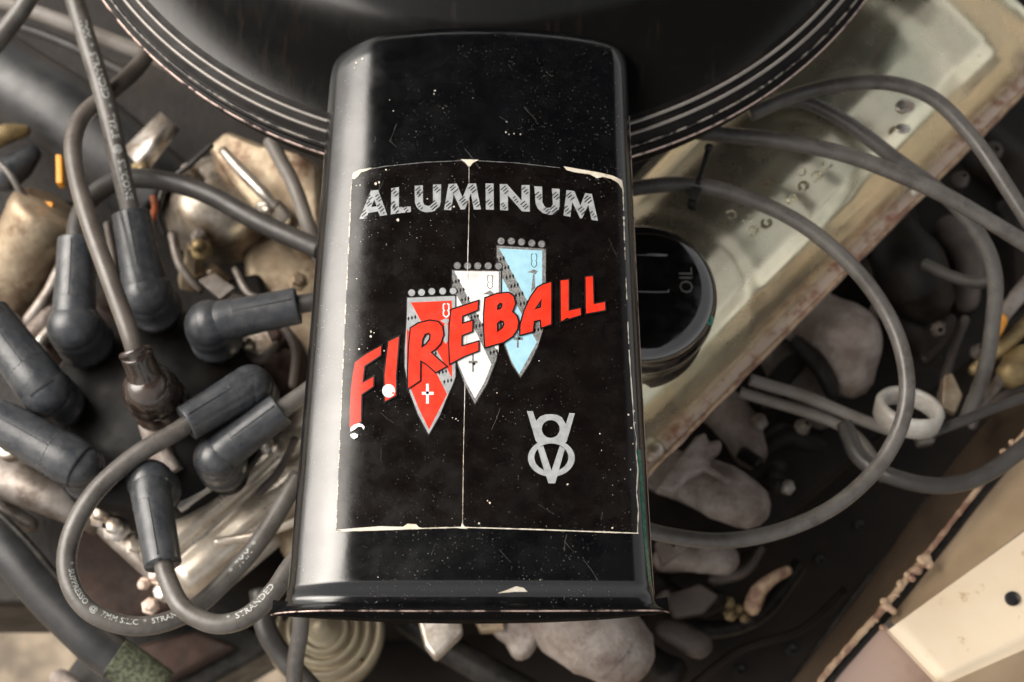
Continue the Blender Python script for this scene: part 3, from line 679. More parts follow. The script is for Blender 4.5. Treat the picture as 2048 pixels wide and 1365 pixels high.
# 7 boot with big loop
t = wire_thing('grey boot pointing down left, its printed wire making the large open loop', group=GW, loc=P(505, 765, -0.11))
boot_parts(t, (500, 772), (372, 848), -0.094, -0.088, 46, 38)
pts, r = cable(t, [(390, 838, -0.088), (345, 868, -0.086), (270, 912, -0.084), (190, 985, -0.083), (143, 1070, -0.084), (136, 1150, -0.086), (172, 1218, -0.088), (250, 1252, -0.092), (330, 1246, -0.097), (400, 1210, -0.102), (470, 1140, -0.106), (540, 1050, -0.108), (600, 950, -0.11)], 20)
cable_print(t, pts, r, '*  SUPPRESSO  @  7MM SILIC  *  STRANDED', 0.086, 0.0036, ang=0.45)
cable_print(t, pts, r, '*  7MM  *', 0.178, 0.0044, ang=0.2)
# 8 boot lower right
t = wire_thing('grey boot lying low and pointing up right toward the snorkel', group=GW, loc=P(430, 925, -0.12))
boot_parts(t, (432, 915), (562, 818), -0.100, -0.096, 48, 37)
cable(t, [(550, 827, -0.096), (620, 780, -0.098), (700, 720, -0.10)], 19)
# coil wire
t = wire_thing('brown coil wire with glossy brown boot in the middle of the distributor', 'coil wire', name='coil_wire', loc=P(300, 790, -0.11))
B, E, d = boot_parts(t, (300, 778), (272, 706), -0.082, -0.066, 58, 33, 'boot_brown')
cable(t, [(278, 722, -0.068), (258, 660, -0.063), (215, 545, -0.060), (178, 445, -0.060), (153, 345, -0.062), (148, 280, -0.064), (168, 228, -0.068), (212, 192, -0.074), (262, 148, -0.082), (300, 100, -0.09), (340, 30, -0.10)], 18, 'cable_brown')
m_ = MB(); c0 = P(272, 706, -0.066); kk = ps(-0.066, 706)
dd = (P(258, 660, -0.063)-P(278, 722, -0.068)).normalized(); m_.lathe([(33*kk, -0.001), (35*kk, 0), (33*kk, 0.0014), (29*kk, 0.0014)], c0, dd, 24); m_.build('collar', 'boot_brown', t)

# distributor
D = thing('distributor', 'dark distributor cap ringed by grey boots left of the snorkel', 'distributor', P(300, 785, -0.21))
k = ps(-0.12, 785); m_ = MB()
c = P(298, 808, -0.122)
m_.lathe([(0.0, 0.004), (40*k, 0.004), (120*k, 0.002), (205*k, -0.002), (222*k, -0.008), (228*k, -0.020), (236*k, -0.024), (236*k, -0.034), (215*k, -0.036), (200*k, -0.06), (150*k, -0.085)], c, seg=64)
m_.build('cap', 'bakelite', D)
for b in ((147, 652), (292, 590), (418, 648), (90, 782), (158, 935), (298, 958), (500, 772), (432, 915), (300, 782)):
    m_ = MB(); q = P(b[0], b[1], -0.100); kk = ps(-0.1, b[1]); m_.lathe([(34*kk, 0.0), (38*kk, -0.012), (42*kk, -0.030)], q, seg=20); m_.build('tower', 'bakelite', D)
for bx, by in ((495, 690), (120, 905)):
    m_ = MB(); q = P(bx, by, -0.126); m_.lathe([(0, 0.003), (0.0028, 0.003), (0.0034, 0.002), (0.0034, -0.004), (0.006, -0.004), (0.006, -0.008)], q, seg=14); m_.build('screw', 'steel_worn', D)
m_ = MB(); m_.tube(tp([(300, 845, -0.118), (320, 905, -0.119), (345, 950, -0.121)]), 24*k, 12); m_.build('clip', 'cast_iron', D)
m_ = MB(); m_.prism(tp([(318, 905), (372, 880), (400, 950), (352, 975)], -0.128), 0.01); m_.build('base_bracket', 'cast_iron', D, bevel=0.001)
m_ = MB(); m_.prism(tp([(346, 1000), (440, 946), (452, 960), (358, 1020)], -0.126), 0.006); m_.build('bright_clip', 'white_plastic', D, bevel=0.0008)

# right hand plug wires
GR = 'wires crossing the right hand valve cover'
def rwire(label, lst, rpx, material='cable_grey', extra=None):
    q = lst[0]; t = wire_thing(label, group=GR, loc=P(q[0], q[1], min(a[2] for a in lst)))
    cable(t, lst, rpx*0.93, material); return t
rwire('grey wire making the big loop right of the snorkel', [(1230, 385, -0.070), (1290, 374, -0.066), (1370, 370, -0.062), (1460, 386, -0.060), (1590, 440, -0.060), (1700, 528, -0.062), (1775, 630, -0.066), (1812, 740, -0.070), (1805, 840, -0.075),
      (1755, 935, -0.080), (1670, 1010, -0.084), (1560, 1062, -0.088), (1440, 1083, -0.090), (1330, 1070, -0.092), (1240, 1040, -0.095)], 17.5)
rwire('grey wire leaving the air cleaner rim and running straight to the right edge', [(1380, 262, -0.066), (1460, 272, -0.062), (1560, 282, -0.058), (1700, 312, -0.056), (1850, 372, -0.056), (1960, 430, -0.058), (2090, 512, -0.062)], 18)
rwire('grey wire arching highest over the valve cover', [(1500, 230, -0.070), (1590, 192, -0.066), (1680, 170, -0.060), (1780, 168, -0.058), (1870, 200, -0.058), (1945, 275, -0.060), (2010, 370, -0.062), (2080, 480, -0.066)], 16.5)
rwire('grey wire passing under two others and dropping down the right side', [(1540, 205, -0.078), (1610, 205, -0.078), (1700, 250, -0.078), (1800, 325, -0.080), (1900, 400, -0.084), (1965, 480, -0.09), (1990, 560, -0.10), (1985, 650, -0.115), (1965, 750, -0.13), (1930, 840, -0.15)], 17)
t = rwire('short dark wire plugged into the far manifold', [(1992, 560, -0.104), (1950, 565, -0.112), (1900, 552, -0.12), (1850, 528, -0.128)], 13, 'cable_dark')
rwire('dark grey wire curving up at the right edge above the cream panel', [(1690, 850, -0.12), (1720, 915, -0.115), (1790, 955, -0.11), (1880, 972, -0.108), (1960, 955, -0.108), (2030, 910, -0.108), (2100, 850, -0.11)], 19, 'cable_dark')
rwire('thin black wire behind the white ring', [(1860, 868, -0.13), (1930, 840, -0.128), (2000, 810, -0.126), (2090, 780, -0.125)], 12, 'cable_dark')
rwire('thin grey rod pair under the loop, upper one', [(1500, 760, -0.15), (1600, 790, -0.15), (1700, 830, -0.148), (1800, 868, -0.146)], 13, 'grey_wire')
rwire('thin grey rod pair under the loop, lower one', [(1480, 785, -0.155), (1580, 815, -0.153), (1680, 850, -0.15), (1730, 890, -0.15), (1770, 960, -0.15)], 12, 'grey_wire')
# small black clip on the looping wire
t = thing('wire_clip', 'small black wire clip clamped on the looping grey wire', 'clip', P(1388, 395, -0.07))
m_ = MB(); a = P(1388, 372, -0.056); kk = ps(-0.06, 380)
m_.prism([P(1382, 372, -0.0555), P(1404, 376, -0.0555), P(1396, 402, -0.058), P(1376, 398, -0.058)], 0.007); m_.prism([P(1378, 396, -0.059), P(1396, 400, -0.059), P(1394, 418, -0.062), P(1376, 414, -0.062)], 0.003)
m_.build('clamp', 'black_steel', t, bevel=0.0006)
m_ = MB(); m_.tube(tp([(1395, 370, -0.058), (1408, 330, -0.060), (1416, 300, -0.063)]), 6*kk, 8); m_.ball(P(1418, 296, -0.062), 9*kk); m_.build('strap', 'black_steel', t)

# ================================================================== RIGHT VALVE COVER
VC = thing('valve_cover', 'gold tinted steel valve cover with the black oil filler cap', 'valve cover', P(1560, 560, -0.14))
NX, NY = -0.713, -0.701; AX, AY = 0.701, -0.713
def vpt(s, d, z): return P(1310+AX*s+NX*d, 945+AY*s+NY*d, z)
prof = [(34, -0.128), (36, -0.125), (44, -0.1195), (58, -0.1125), (78, -0.1045), (105, -0.0965), (140, -0.0898), (180, -0.0858), (225, -0.0840), (275, -0.0840), (325, -0.0858), (370, -0.0895), (405, -0.0955), (430, -0.104), (442, -0.116), (444, -0.13)]
rows = []
def lerp_prof(f):
    f *= len(prof)-1; i = min(int(f), len(prof)-2); t = f-i; return prof[i][0]*(1-t)+prof[i+1][0]*t, prof[i][1]*(1-t)+prof[i+1][1]*t
smin, smax = -420, 1180; NS, ND = 220, 70
oc = (1290, 600)
for i in range(NS+1):
    s = smin+(smax-smin)*i/NS; row = []
    e = min(1.0, (i/NS)*14, (1-i/NS)*14)
    for j in range(ND+1):
        d, z = lerp_prof(j/ND)
        px = 1310+AX*s+NX*d; py = 945+AY*s+NY*d
        # raised panel at the far end: step up with a rounded outline
        inset = min(1, max(0, (d-80)/26))*min(1, max(0, (400-d)/26))
        far = sstep((s-690)/30)*(1-sstep((s-955)/26)); z += 0.0035*far*sstep(inset)*0.0
        q = max(abs(s-860)/150, abs(d-235)/140); q = (abs((s-830)/165)**4+abs((d-240)/150)**4)**0.25
        z += 0.0018*(1-sstep((q-0.82)/0.30))
        q = math.hypot((px-1300), (py-640)*1.0)
        z += 0.0018*(1-sstep((q-200)/36))*(1 if d > 60 else d/60)
        q2 = abs((s-420)/150)**6+abs((d-240)/160)**6
        z -= 0.0003*(1-sstep((q2-0.8)/0.8))
        z -= 0.035*(1-sstep(e))*0.9
        # shallow dents
        z += 0.0006*noise.noise(Vector((s*0.005, d*0.008, 2.2)))+0.0009*noise.noise(Vector((s*0.0022, d*0.016, 7.7)))+0.00015*noise.noise(Vector((s*0.02, d*0.03, 5.2)))
        row.append(P(px, py, z))
    rows.append(row)
m_ = MB(); m_.grid(rows); m_.build('cover', 'zinc_gold', VC)
# flange with rust
rows = []
for i in range(161):
    s = smin+(smax-smin)*i/160; w = 3*noise.noise(Vector((s*0.02, 0, 0))); row = []
    for d, z in ((46, -0.128), (40, -0.1262), (24, -0.1258), (12+w*0.5, -0.1255), (5+w, -0.1262), (3+w, -0.1285), (8+w, -0.1305)):
        row.append(vpt(s, d, z))
    rows.append(row)
m_ = MB(); m_.grid(rows); m_.build('flange', 'rust_edge', VC)
rows = []
for i in range(161):
    s = smin+(smax-smin)*i/160
    rows.append([vpt(s, d, z) for d, z in ((14, -0.1262), (13, -0.1246), (10, -0.1238), (6.5, -0.1242), (4, -0.1262))])
m_ = MB(); m_.grid(rows); m_.build('edge_bead', 'rail_trim', VC)
for s, d in ((30, 16), (775, 12)):
    m_ = MB(); m_.lathe([(0, 0.005), (0.003, 0.005), (0.0042, 0.004), (0.0042, 0), (0.006, 0), (0.006, -0.001)], vpt(s, d+12, -0.1255), seg=6); m_.build('bolt', 'steel_worn', VC)
# stamped ring dimples
for x, y in ((1578, 330), (1602, 345), (1636, 352), (1655, 330), (1608, 372), (1584, 398), (1530, 368), (1580, 330), (1462, 430), (1493, 438), (1534, 446), (1508, 462), (1562, 420), (1596, 318), (1448, 452)):
    m_ = MB(); p = P(x, y, -0.0845); kk = ps(-0.087, y)
    th = random.random()*6; ring = []
    for a in range(13): ring.append(p+Vector((cos(th+a*0.42)*9*kk, sin(th+a*0.42)*9*kk, 0.0002)))
    # drop to the cover
    m_.tube(ring, 1.9*kk, 6, smoothp=False); m_.build('stamp_mark', 'brass' if random.random() < 0.4 else 'zinc_gold', VC)
m_ = MB()
for (x, y, r) in ((1808, 212, 22), (1806, 258, 16)):
    p = P(x, y, -0.0855); kk = ps(-0.085, y); m_.ball(p, r*kk, (1, 0.75, 0.25), seg=16)
m_.build('weld_spot', 'aluminium', VC)
# oil cap
OC = thing('oil_filler_cap', 'black oil filler cap embossed OIL on the gold valve cover', 'oil cap', P(1288, 690, -0.10))
cz = -0.052; k = ps(cz, 580); c = P(1284, 578, cz); tl = 0.0
m_ = MB()
m_.lathe([(0, 0.0014), (60*k, 0.0013), (118*k, 0.0006), (134*k, -0.0002), (145*k, -0.0016), (152*k, -0.0040), (155*k, -0.0075), (156*k, -0.0140), (155*k, -0.0175), (148*k, -0.0190)], c, seg=72)
m_.build('cap_top', 'gloss_black', OC)
m_ = MB(); m_.lathe([(148*k, -0.0185), (143*k, -0.020), (142*k, -0.037), (145*k, -0.0385), (148*k, -0.0395), (147*k, -0.0408), (138*k, -0.041)], c, seg=72); m_.build('cap_skirt', 'gloss_black', OC)
vs, fs = text_mesh('OIL', 0.0082)
m_ = MB(); o = P(1386, 590, cz); out = []
for v in vs: out.append(Vector((o.x - v.y*1.05, o.y + v.x*0.98, c.z+0.0014)))
nv = len(out); m_.add(out, fs, 0, False)
low = [p-Vector((0, 0, 0.0016)) for p in out]
from collections import Counter
ec = Counter();
for f in fs:
    for a, b in zip(f, f[1:]+f[:1]): ec[(min(a, b), max(a, b))] += 1
m_.add(out+low, [(a, b, b+nv, a+nv) for (a, b), q in ec.items() if q == 1], 0, False)
m_.build('lettering', 'emboss_highlight', OC)
m_ = MB(); m_.tube([P(1230, 580, cz+0.0010), P(1300, 583, cz+0.0012), P(1338, 583, cz+0.0008)], 5*k, 8); m_.tube([P(1230, 508, cz+0.0005), P(1335, 512, cz+0.0003)], 5*k, 8); m_.build('grip_rib', 'black_paint', OC)
m_ = MB(); m_.ball(P(1419, 640, cz-0.0028), 11*k, (0.8, 1.2, 0.35)); m_.build('teal_paint_smear', 'teal_green', OC)

# ================================================================== LEFT VALVE COVER
LV = thing('valve_cover', 'worn silver valve cover running diagonally under the lower left cables', 'valve cover', P(450, 1060, -0.17))
def lpt(s, d, z): return P(300+0.76*s+0.65*d, 1130-0.65*s+0.76*d, z)
rows = []
lprof = [(-60, -0.175), (-52, -0.150), (-40, -0.140), (-22, -0.136), (0, -0.1355), (16, -0.139), (24, -0.1425), (34, -0.139), (60, -0.137), (84, -0.139), (104, -0.148), (116, -0.165), (118, -0.175), (140, -0.176)]
for i in range(60):
    s = -20+560*i/59; e = min(1, i/6)
    rows.append([lpt(s, d, z-0.03*(1-sstep(e))+0.0003*noise.noise(Vector((s*0.02, d*0.02, 0)))) for d, z in lprof])
m_ = MB(); m_.grid(rows); m_.build('cover', 'steel_cover', LV)
m_ = MB(); m_.tube(tp([(430, 1085, -0.133), (490, 1075, -0.131), (545, 1062, -0.131), (600, 1040, -0.132)]), 9*ps(-0.13, 1060), 10); m_.build('raised_rib', 'steel_cover', LV)
for x, y in ((560, 905), (536, 898), (206, 1030), (232, 1056)):
    m_ = MB(); m_.lathe([(0, 0.006), (0.003, 0.006), (0.0042, 0.005), (0.0042, 0), (0.007, 0), (0.007, -0.001)], P(x, y, -0.14), seg=6); m_.build('bolt', 'aluminium', LV)

# ================================================================== ENGINE BLOCK AND MANIFOLDS
EB = thing('engine_block', 'dark grimy engine block and intake filling the bay beneath everything', 'engine block', P(900, 700, -0.30))
def plate(parent, poly, z, th, material, bevel=0.002, name='plate'):
    m_ = MB(); m_.prism(tp([(a[0], a[1], a[2] if len(a) > 2 else z) for a in poly]), th); return m_.build(name, material, parent, bevel=bevel)
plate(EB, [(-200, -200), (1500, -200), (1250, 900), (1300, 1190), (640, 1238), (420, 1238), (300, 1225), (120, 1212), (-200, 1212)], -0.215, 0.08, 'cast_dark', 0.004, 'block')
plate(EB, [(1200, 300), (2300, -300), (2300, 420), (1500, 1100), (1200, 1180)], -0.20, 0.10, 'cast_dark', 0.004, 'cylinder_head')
plate(EB, [(480, 480), (660, 420), (700, 1100), (560, 1120), (520, 800)], -0.165, 0.05, 'gold_plate', 0.006, 'intake')
plate(EB, [(470, 640), (560, 630), (610, 690), (600, 770), (540, 790), (490, 740)], -0.150, 0.02, 'rust_brown', 0.004, 'casting_pad')
plate(EB, [(440, 560), (520, 540), (540, 600), (470, 625)], -0.155, 0.02, 'cast_dark', 0.004, 'casting_pad')
plate(EB, [(520, 862), (592, 850), (600, 905), (540, 922)], -0.150, 0.02, 'red_rust', 0.004, 'gasket_edge')
for x_, y_, r_, mt in ((500, 690, 12, 'gold_plate'), (548, 672, 15, 'rust_brown'), (575, 720, 17, 'rust_brown'), (560, 900, 10, 'rust_edge'), (400, 470, 13, 'cast_alloy'), (596, 560, 14, 'gold_plate'), (470, 600, 12, 'cast_alloy'), (30, 700, 13, 'cast_alloy'), (60, 745, 11, 'cast_alloy')):
    m_ = MB(); kk = ps(-0.145, y_); m_.lathe([(0, 9*kk), (r_*kk*.75, 9*kk), (r_*kk, 6*kk), (r_*kk, -6*kk), (r_*1.5*kk, -6*kk), (r_*1.5*kk, -12*kk)], P(x_, y_, -0.143), (random.uniform(-.3, .3), random.uniform(-.3, .3), 1), 6); m_.build('bolt', mt, EB, bevel=0.0004)
random.seed(21)
for q in range(30):
    x = random.uniform(20, 620); y = random.uniform(420, 1000); r = random.uniform(0.003, 0.009); z = random.uniform(-0.205, -0.165)
    m_ = MB()
    if random.random() < 0.5: m_.lathe([(0, r*0.9), (r*0.8, r*0.9), (r, r*0.7), (r, 0), (r*1.5, 0), (r*1.5, -0.004)], P(x, y, z), Vector((random.uniform(-.4, .4), random.uniform(-.4, .4), 1)), 6 if random.random() < .6 else 16)
    else: m_.ball(P(x, y, z), r*1.6, (1, random.uniform(.6, 1.3), .7), nz=0.5)
    m_.build('casting_boss', random.choice(['cast_dark', 'cast_alloy', 'cast_dark', 'rust_brown']), EB)
# exhaust manifold, right bank: branches with swollen ends
EM = thing('exhaust_manifold', 'pinkish grey cast iron exhaust manifold right of the gold valve cover', 'manifold', P(1600, 850, -0.22))
def lump(parent, pts, rads, material='cast_iron', name='branch', nz=0.12, seg=26):
    m_ = MB(); w = tp(pts); k = ps(pts[0][2], pts[0][1]); P2, R2_ = spline([Vector(p) for p in w], [r*k for r in rads], 9)
    P2 = [P2[0]-(P2[1]-P2[0]).normalized()*R2_[0]*a for a in (0.98, 0.85, 0.5)]+P2+[P2[-1]+(P2[-1]-P2[-2]).normalized()*R2_[-1]*a for a in (0.5, 0.85, 0.98)]
    R2_ = [R2_[0]*0.12, R2_[0]*0.5, R2_[0]*0.86]+R2_+[R2_[-1]*0.86, R2_[-1]*0.5, R2_[-1]*0.12]
    rows = frames_rows(P2, R2_, seg)
    rows = [[p + (p-P2[i])*nz*noise.noise(p*55) + (p-P2[i])*nz*0.3*noise.noise(p*220) for p in r] for i, r in enumerate(rows)]
    m_.grid(rows, 0, True, True); m_.add(rows[0], [tuple(range(seg))]); m_.add(rows[-1], [tuple(range(seg))])
    return m_.build(name, material, parent)
lump(EM, [(1560, 600, -0.19), (1640, 650, -0.175), (1690, 680, -0.165), (1700, 745, -0.168)], [54, 62, 70, 50], nz=0.06)
lump(EM, [(1600, 690, -0.172), (1640, 735, -0.158), (1665, 790, -0.160)], [20, 17, 13], 'cast_dark', 'rib')
lump(EM, [(1325, 950, -0.19), (1390, 962, -0.176), (1445, 985, -0.168), (1492, 1010, -0.166)], [40, 50, 55, 48], nz=0.05)
lump(EM, [(1350, 905, -0.160), (1400, 930, -0.154), (1455, 962, -0.152)], [7, 8, 6], 'cast_iron', 'rib', 0.1)
lump(EM, [(1330, 1120, -0.20), (1400, 1110, -0.19), (1445, 1118, -0.19)], [26, 38, 34], nz=0.08)
lump(EM, [(1425, 800, -0.19), (1475, 850, -0.182), (1500, 905, -0.180)], [46, 44, 34], nz=0.06)
lump(EM, [(1740, 430, -0.19), (1820, 540, -0.172), (1845, 590, -0.175)], [70, 72, 60], 'cast_dark')
lump(EM, [(1900, 250, -0.21), (2000, 330, -0.20), (2060, 400, -0.20)], [60, 60, 50], 'cast_dark')
plate(EM, [(1310, 975), (1345, 930), (1392, 872), (1412, 862), (1418, 884), (1442, 876), (1446, 896), (1420, 915), (1424, 935), (1380, 950), (1350, 985)], -0.152, 0.012, 'cast_iron', 0.002, 'flange')
plate(EM, [(1500, 790), (1560, 720), (1600, 690), (1640, 640), (1660, 655), (1620, 720), (1560, 790), (1530, 820)], -0.168, 0.012, 'cast_dark', 0.002, 'flange')
plate(EM, [(1310, 1085), (1340, 1060), (1385, 1080), (1370, 1100), (1325, 1130)], -0.17, 0.008, 'cast_iron', 0.001, 'flange')
for (x, y, dx, dy) in ((1520, 930, .5, .5), (1560, 975, .6, .2)):
    m_ = MB(); kk = ps(-.17, y); ax_ = Vector((dx, -dy, .3)); m_.lathe([(0, 0)]+[(kk*(15 if i % 2 else 10), i*-0.0011) for i in range(12)], P(x, y, -0.165), ax_, 16); m_.build('stud', 'cast_dark', EM)
for x, y, r in ((1545, 955, 16), (1560, 930, 14), (1572, 975, 12), (1520, 840, 13), (1660, 600, 12), (1690, 612, 10), (1340, 1075, 14)):
    m_ = MB(); kk = ps(-0.17, y); m_.lathe([(0, 8*kk), (r*kk*.8, 8*kk), (r*kk, 5*kk), (r*kk, -8*kk), (r*1.4*kk, -8*kk), (r*1.4*kk, -14*kk)], P(x, y, -0.168), (random.uniform(-.5, .5), random.uniform(-.5, .5), 1), 6); m_.build('nut', 'cast_dark' if r > 13 else 'cast_alloy', EM)
lump(EM, [(1060, 1200, -0.21), (1130, 1235, -0.185), (1195, 1270, -0.175), (1235, 1300, -0.178)], [50, 78, 86, 72], nz=0.04)
plate(EM, [(985, 1200), (1090, 1200), (1088, 1260), (1060, 1310), (1030, 1318), (1010, 1280), (982, 1262)], -0.178, 0.015, 'cast_iron', 0.004, 'lug')
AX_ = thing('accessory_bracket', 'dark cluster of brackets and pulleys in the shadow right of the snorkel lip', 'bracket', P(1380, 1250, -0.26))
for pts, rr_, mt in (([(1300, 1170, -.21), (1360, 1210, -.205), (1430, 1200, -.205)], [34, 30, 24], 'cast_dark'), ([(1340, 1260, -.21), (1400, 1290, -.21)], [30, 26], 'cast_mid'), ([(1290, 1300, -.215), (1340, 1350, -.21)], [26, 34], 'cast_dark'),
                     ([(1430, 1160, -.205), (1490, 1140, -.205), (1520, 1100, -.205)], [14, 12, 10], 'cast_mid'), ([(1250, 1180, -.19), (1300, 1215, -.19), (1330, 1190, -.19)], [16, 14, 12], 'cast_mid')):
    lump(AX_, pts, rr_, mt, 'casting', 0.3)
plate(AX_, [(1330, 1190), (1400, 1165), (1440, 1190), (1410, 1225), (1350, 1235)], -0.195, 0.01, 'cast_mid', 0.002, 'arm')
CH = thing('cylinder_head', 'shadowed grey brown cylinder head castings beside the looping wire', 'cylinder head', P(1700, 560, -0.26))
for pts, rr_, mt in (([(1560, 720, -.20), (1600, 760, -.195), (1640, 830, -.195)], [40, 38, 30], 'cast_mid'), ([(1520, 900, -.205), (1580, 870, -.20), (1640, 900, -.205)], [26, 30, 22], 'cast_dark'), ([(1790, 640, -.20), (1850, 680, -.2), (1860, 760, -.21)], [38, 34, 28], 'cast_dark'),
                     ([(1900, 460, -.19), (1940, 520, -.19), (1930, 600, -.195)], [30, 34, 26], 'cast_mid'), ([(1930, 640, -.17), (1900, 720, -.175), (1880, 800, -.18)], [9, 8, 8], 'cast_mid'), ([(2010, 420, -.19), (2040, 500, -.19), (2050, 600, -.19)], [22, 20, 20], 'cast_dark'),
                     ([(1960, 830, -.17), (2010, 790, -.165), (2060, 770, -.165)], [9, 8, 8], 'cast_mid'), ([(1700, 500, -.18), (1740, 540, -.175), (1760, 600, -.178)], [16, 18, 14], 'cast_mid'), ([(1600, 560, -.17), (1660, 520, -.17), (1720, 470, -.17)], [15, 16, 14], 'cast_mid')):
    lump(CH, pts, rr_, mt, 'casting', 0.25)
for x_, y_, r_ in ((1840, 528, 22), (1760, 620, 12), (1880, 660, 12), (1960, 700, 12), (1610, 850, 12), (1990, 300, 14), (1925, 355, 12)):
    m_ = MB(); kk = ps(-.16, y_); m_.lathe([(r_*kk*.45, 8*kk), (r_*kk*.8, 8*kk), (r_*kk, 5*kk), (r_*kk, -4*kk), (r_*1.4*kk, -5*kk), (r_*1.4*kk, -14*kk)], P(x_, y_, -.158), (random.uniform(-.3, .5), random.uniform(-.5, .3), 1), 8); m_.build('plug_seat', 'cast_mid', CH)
# spark plug tube & pieces beneath
t = thing('alloy_bracket', 'pale alloy bracket poking out below the snorkel lip', 'bracket', P(880, 1275, -0.19))
plate(t, [(828, 1215), (915, 1215), (926, 1262), (870, 1318), (848, 1290)], -0.16, 0.014, 'aluminium', 0.002, 'arm')
plate(t, [(930, 1200), (1000, 1210), (1010, 1260), (960, 1262)], -0.175, 0.01, 'gold_plate', 0.001, 'foot')
# horn
t = thing('horn', 'round beige horn with stepped rings below the lower left of the snorkel', 'horn', P(645, 1255, -0.26))
k = ps(-0.22, 1255); c = P(645, 1255, -0.215)
m_ = MB(); pr_ = [(0, 0.010), (14*k, 0.010), (20*k, 0.004), (30*k, 0.002)]
for rr0 in (40, 62, 84): pr_ += [(rr0*k, -0.002-rr0*4e-5), ((rr0+3)*k, 0.0025-rr0*4e-5), ((rr0+9)*k, 0.0025-rr0*4e-5), ((rr0+12)*k, -0.003-rr0*4e-5)]
m_.lathe(pr_+[(104*k, -0.006), (108*k, -0.003), (118*k, -0.004), (120*k, -0.012), (104*k, -0.04)], c, seg=64, sharp=True); m_.build('diaphragm', 'horn_beige', t)
for a in (20, 80, 140, 200, 260, 320):
    m_ = MB(); q = c+Vector((cos(radians(a))*100*k, sin(radians(a))*100*k, -0.009)); m_.lathe([(0, 0.004), (7*k, 0.004), (9*k, 0.002), (9*k, -0.002)], q, seg=6); m_.build('rivet', 'brass', t)
# lower cables
t = thing('hose', 'thin grey hose dropping straight down below the lip beside the horn', 'hose', P(590, 1300, -0.2)); cable(t, [(600, 1180, -0.12), (602, 1250, -0.13), (592, 1320, -0.14), (588, 1400, -0.15)], 17, 'cable_grey', 'tube')
t = thing('hose', 'black hose curving behind the thin grey hose at the bottom', 'hose', P(540, 1300, -0.2)); cable(t, [(520, 1180, -0.16), (532, 1255, -0.16), (565, 1310, -0.165), (640, 1400, -0.17)], 22, 'cable_dark', 'tube')

# ================================================================== LOWER LEFT
t = thing('radiator_hose', 'broad black rubber hose crossing the lower left corner', 'hose', P(100, 1200, -0.2))
cable(t, [(-80, 1010, -0.15), (20, 1105, -0.15), (100, 1195, -0.155), (180, 1275, -0.16), (235, 1320, -0.165)], 44, 'hose_rubber', 'tube', seg=28)
cable(t, [(-60, 975, -0.14), (40, 1070, -0.14), (120, 1160, -0.145), (195, 1235, -0.15)], 7, 'black_steel', 'edge_bead')
cable(t, [(228, 1312, -0.163), (262, 1335, -0.166), (320, 1380, -0.17)], 42, 'woven_green', 'woven_sleeve', seg=28)
t = thing('timing_cover', 'grey cast alloy front cover under the lower left boots', 'engine cover', P(80, 990, -0.2))
lump(t, [(-80, 900, -0.17), (0, 950, -0.155), (80, 985, -0.15), (150, 1020, -0.155), (190, 1050, -0.165)], [50, 44, 38, 30, 20], 'cast_alloy', 'casting', 0.1)
lump(t, [(-60, 1000, -0.18), (0, 1020, -0.17), (60, 1050, -0.17)], [30, 24, 16], 'cast_alloy', 'casting', 0.1)
plate(t, [(200, 830), (330, 850), (380, 950), (250, 960)], -0.165, 0.02, 'cast_iron', 0.003, 'casting')
m_ = MB(); m_.lathe([(9*k, 0), (22*k, 0.001), (26*k, -0.001), (26*k, -0.006)], P(18, 892, -0.12), seg=20); m_.build('bearing_ring', 'aluminium', t)
m_ = MB(); m_.ball(P(16, 890, -0.122), 12*k, (1, .8, .5)); m_.build('adjuster', 'brass', t)
t = thing('engine_mount', 'rust brown engine mount bracket inside the cable loop', 'bracket', P(230, 1150, -0.25))
plate(t, [(120, 1080), (230, 1040), (330, 1120), (350, 1215), (250, 1245), (150, 1210)], -0.20, 0.03, 'rust_brown', 0.004, 'bracket_plate')
lump(t, [(150, 1010, -0.17), (220, 1060, -0.165), (290, 1130, -0.165), (330, 1180, -0.17)], [20, 22, 18, 12], 'cast_alloy', 'arm', 0.2)
for x, y, r, mt in ((200, 1015, 15, 'cast_alloy'), (232, 1042, 17, 'steel_worn'), (250, 1010, 12, 'cast_alloy'), (272, 1090, 17, 'steel_worn'), (310, 1150, 14, 'rust_edge'), (322, 1185, 17, 'aluminium'), (300, 1210, 14, 'rust_edge'), (285, 1170, 10, 'rust_edge'), (340, 1165, 9, 'steel_worn')):
    m_ = MB(); kk = ps(-0.16, y); m_.lathe([(0, 9*kk), (r*kk*.75, 9*kk), (r*kk, 5*kk), (r*kk, -6*kk), (r*1.35*kk, -6*kk), (r*1.35*kk, -12*kk)], P(x, y, -0.158), (random.uniform(-.5, .5), random.uniform(-.6, .2), 1), 6); m_.build('bolt', mt, t, bevel=0.0004)
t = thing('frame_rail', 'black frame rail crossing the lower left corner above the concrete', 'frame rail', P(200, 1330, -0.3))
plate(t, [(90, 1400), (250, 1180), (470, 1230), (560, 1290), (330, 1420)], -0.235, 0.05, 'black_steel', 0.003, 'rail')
plate(t, [(-60, 1080), (120, 1120), (200, 1240), (60, 1215), (-60, 1215)], -0.24, 0.05, 'black_steel', 0.003, 'rail')  # added black plate imitates the dark cavity between cover and hose
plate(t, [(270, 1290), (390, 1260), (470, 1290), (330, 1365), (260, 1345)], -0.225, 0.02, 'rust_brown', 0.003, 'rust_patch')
lump(t, [(120, 1360, -0.22), (150, 1380, -0.22)], [22, 20], 'cast_iron', 'bolt_head')
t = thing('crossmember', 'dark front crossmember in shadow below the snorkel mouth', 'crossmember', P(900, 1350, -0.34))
plate(t, [(640, 1190), (1400, 1190), (1330, 1500), (760, 1500), (640, 1380)], -0.30, 0.06, 'fender_dark', 0.004, 'beam')
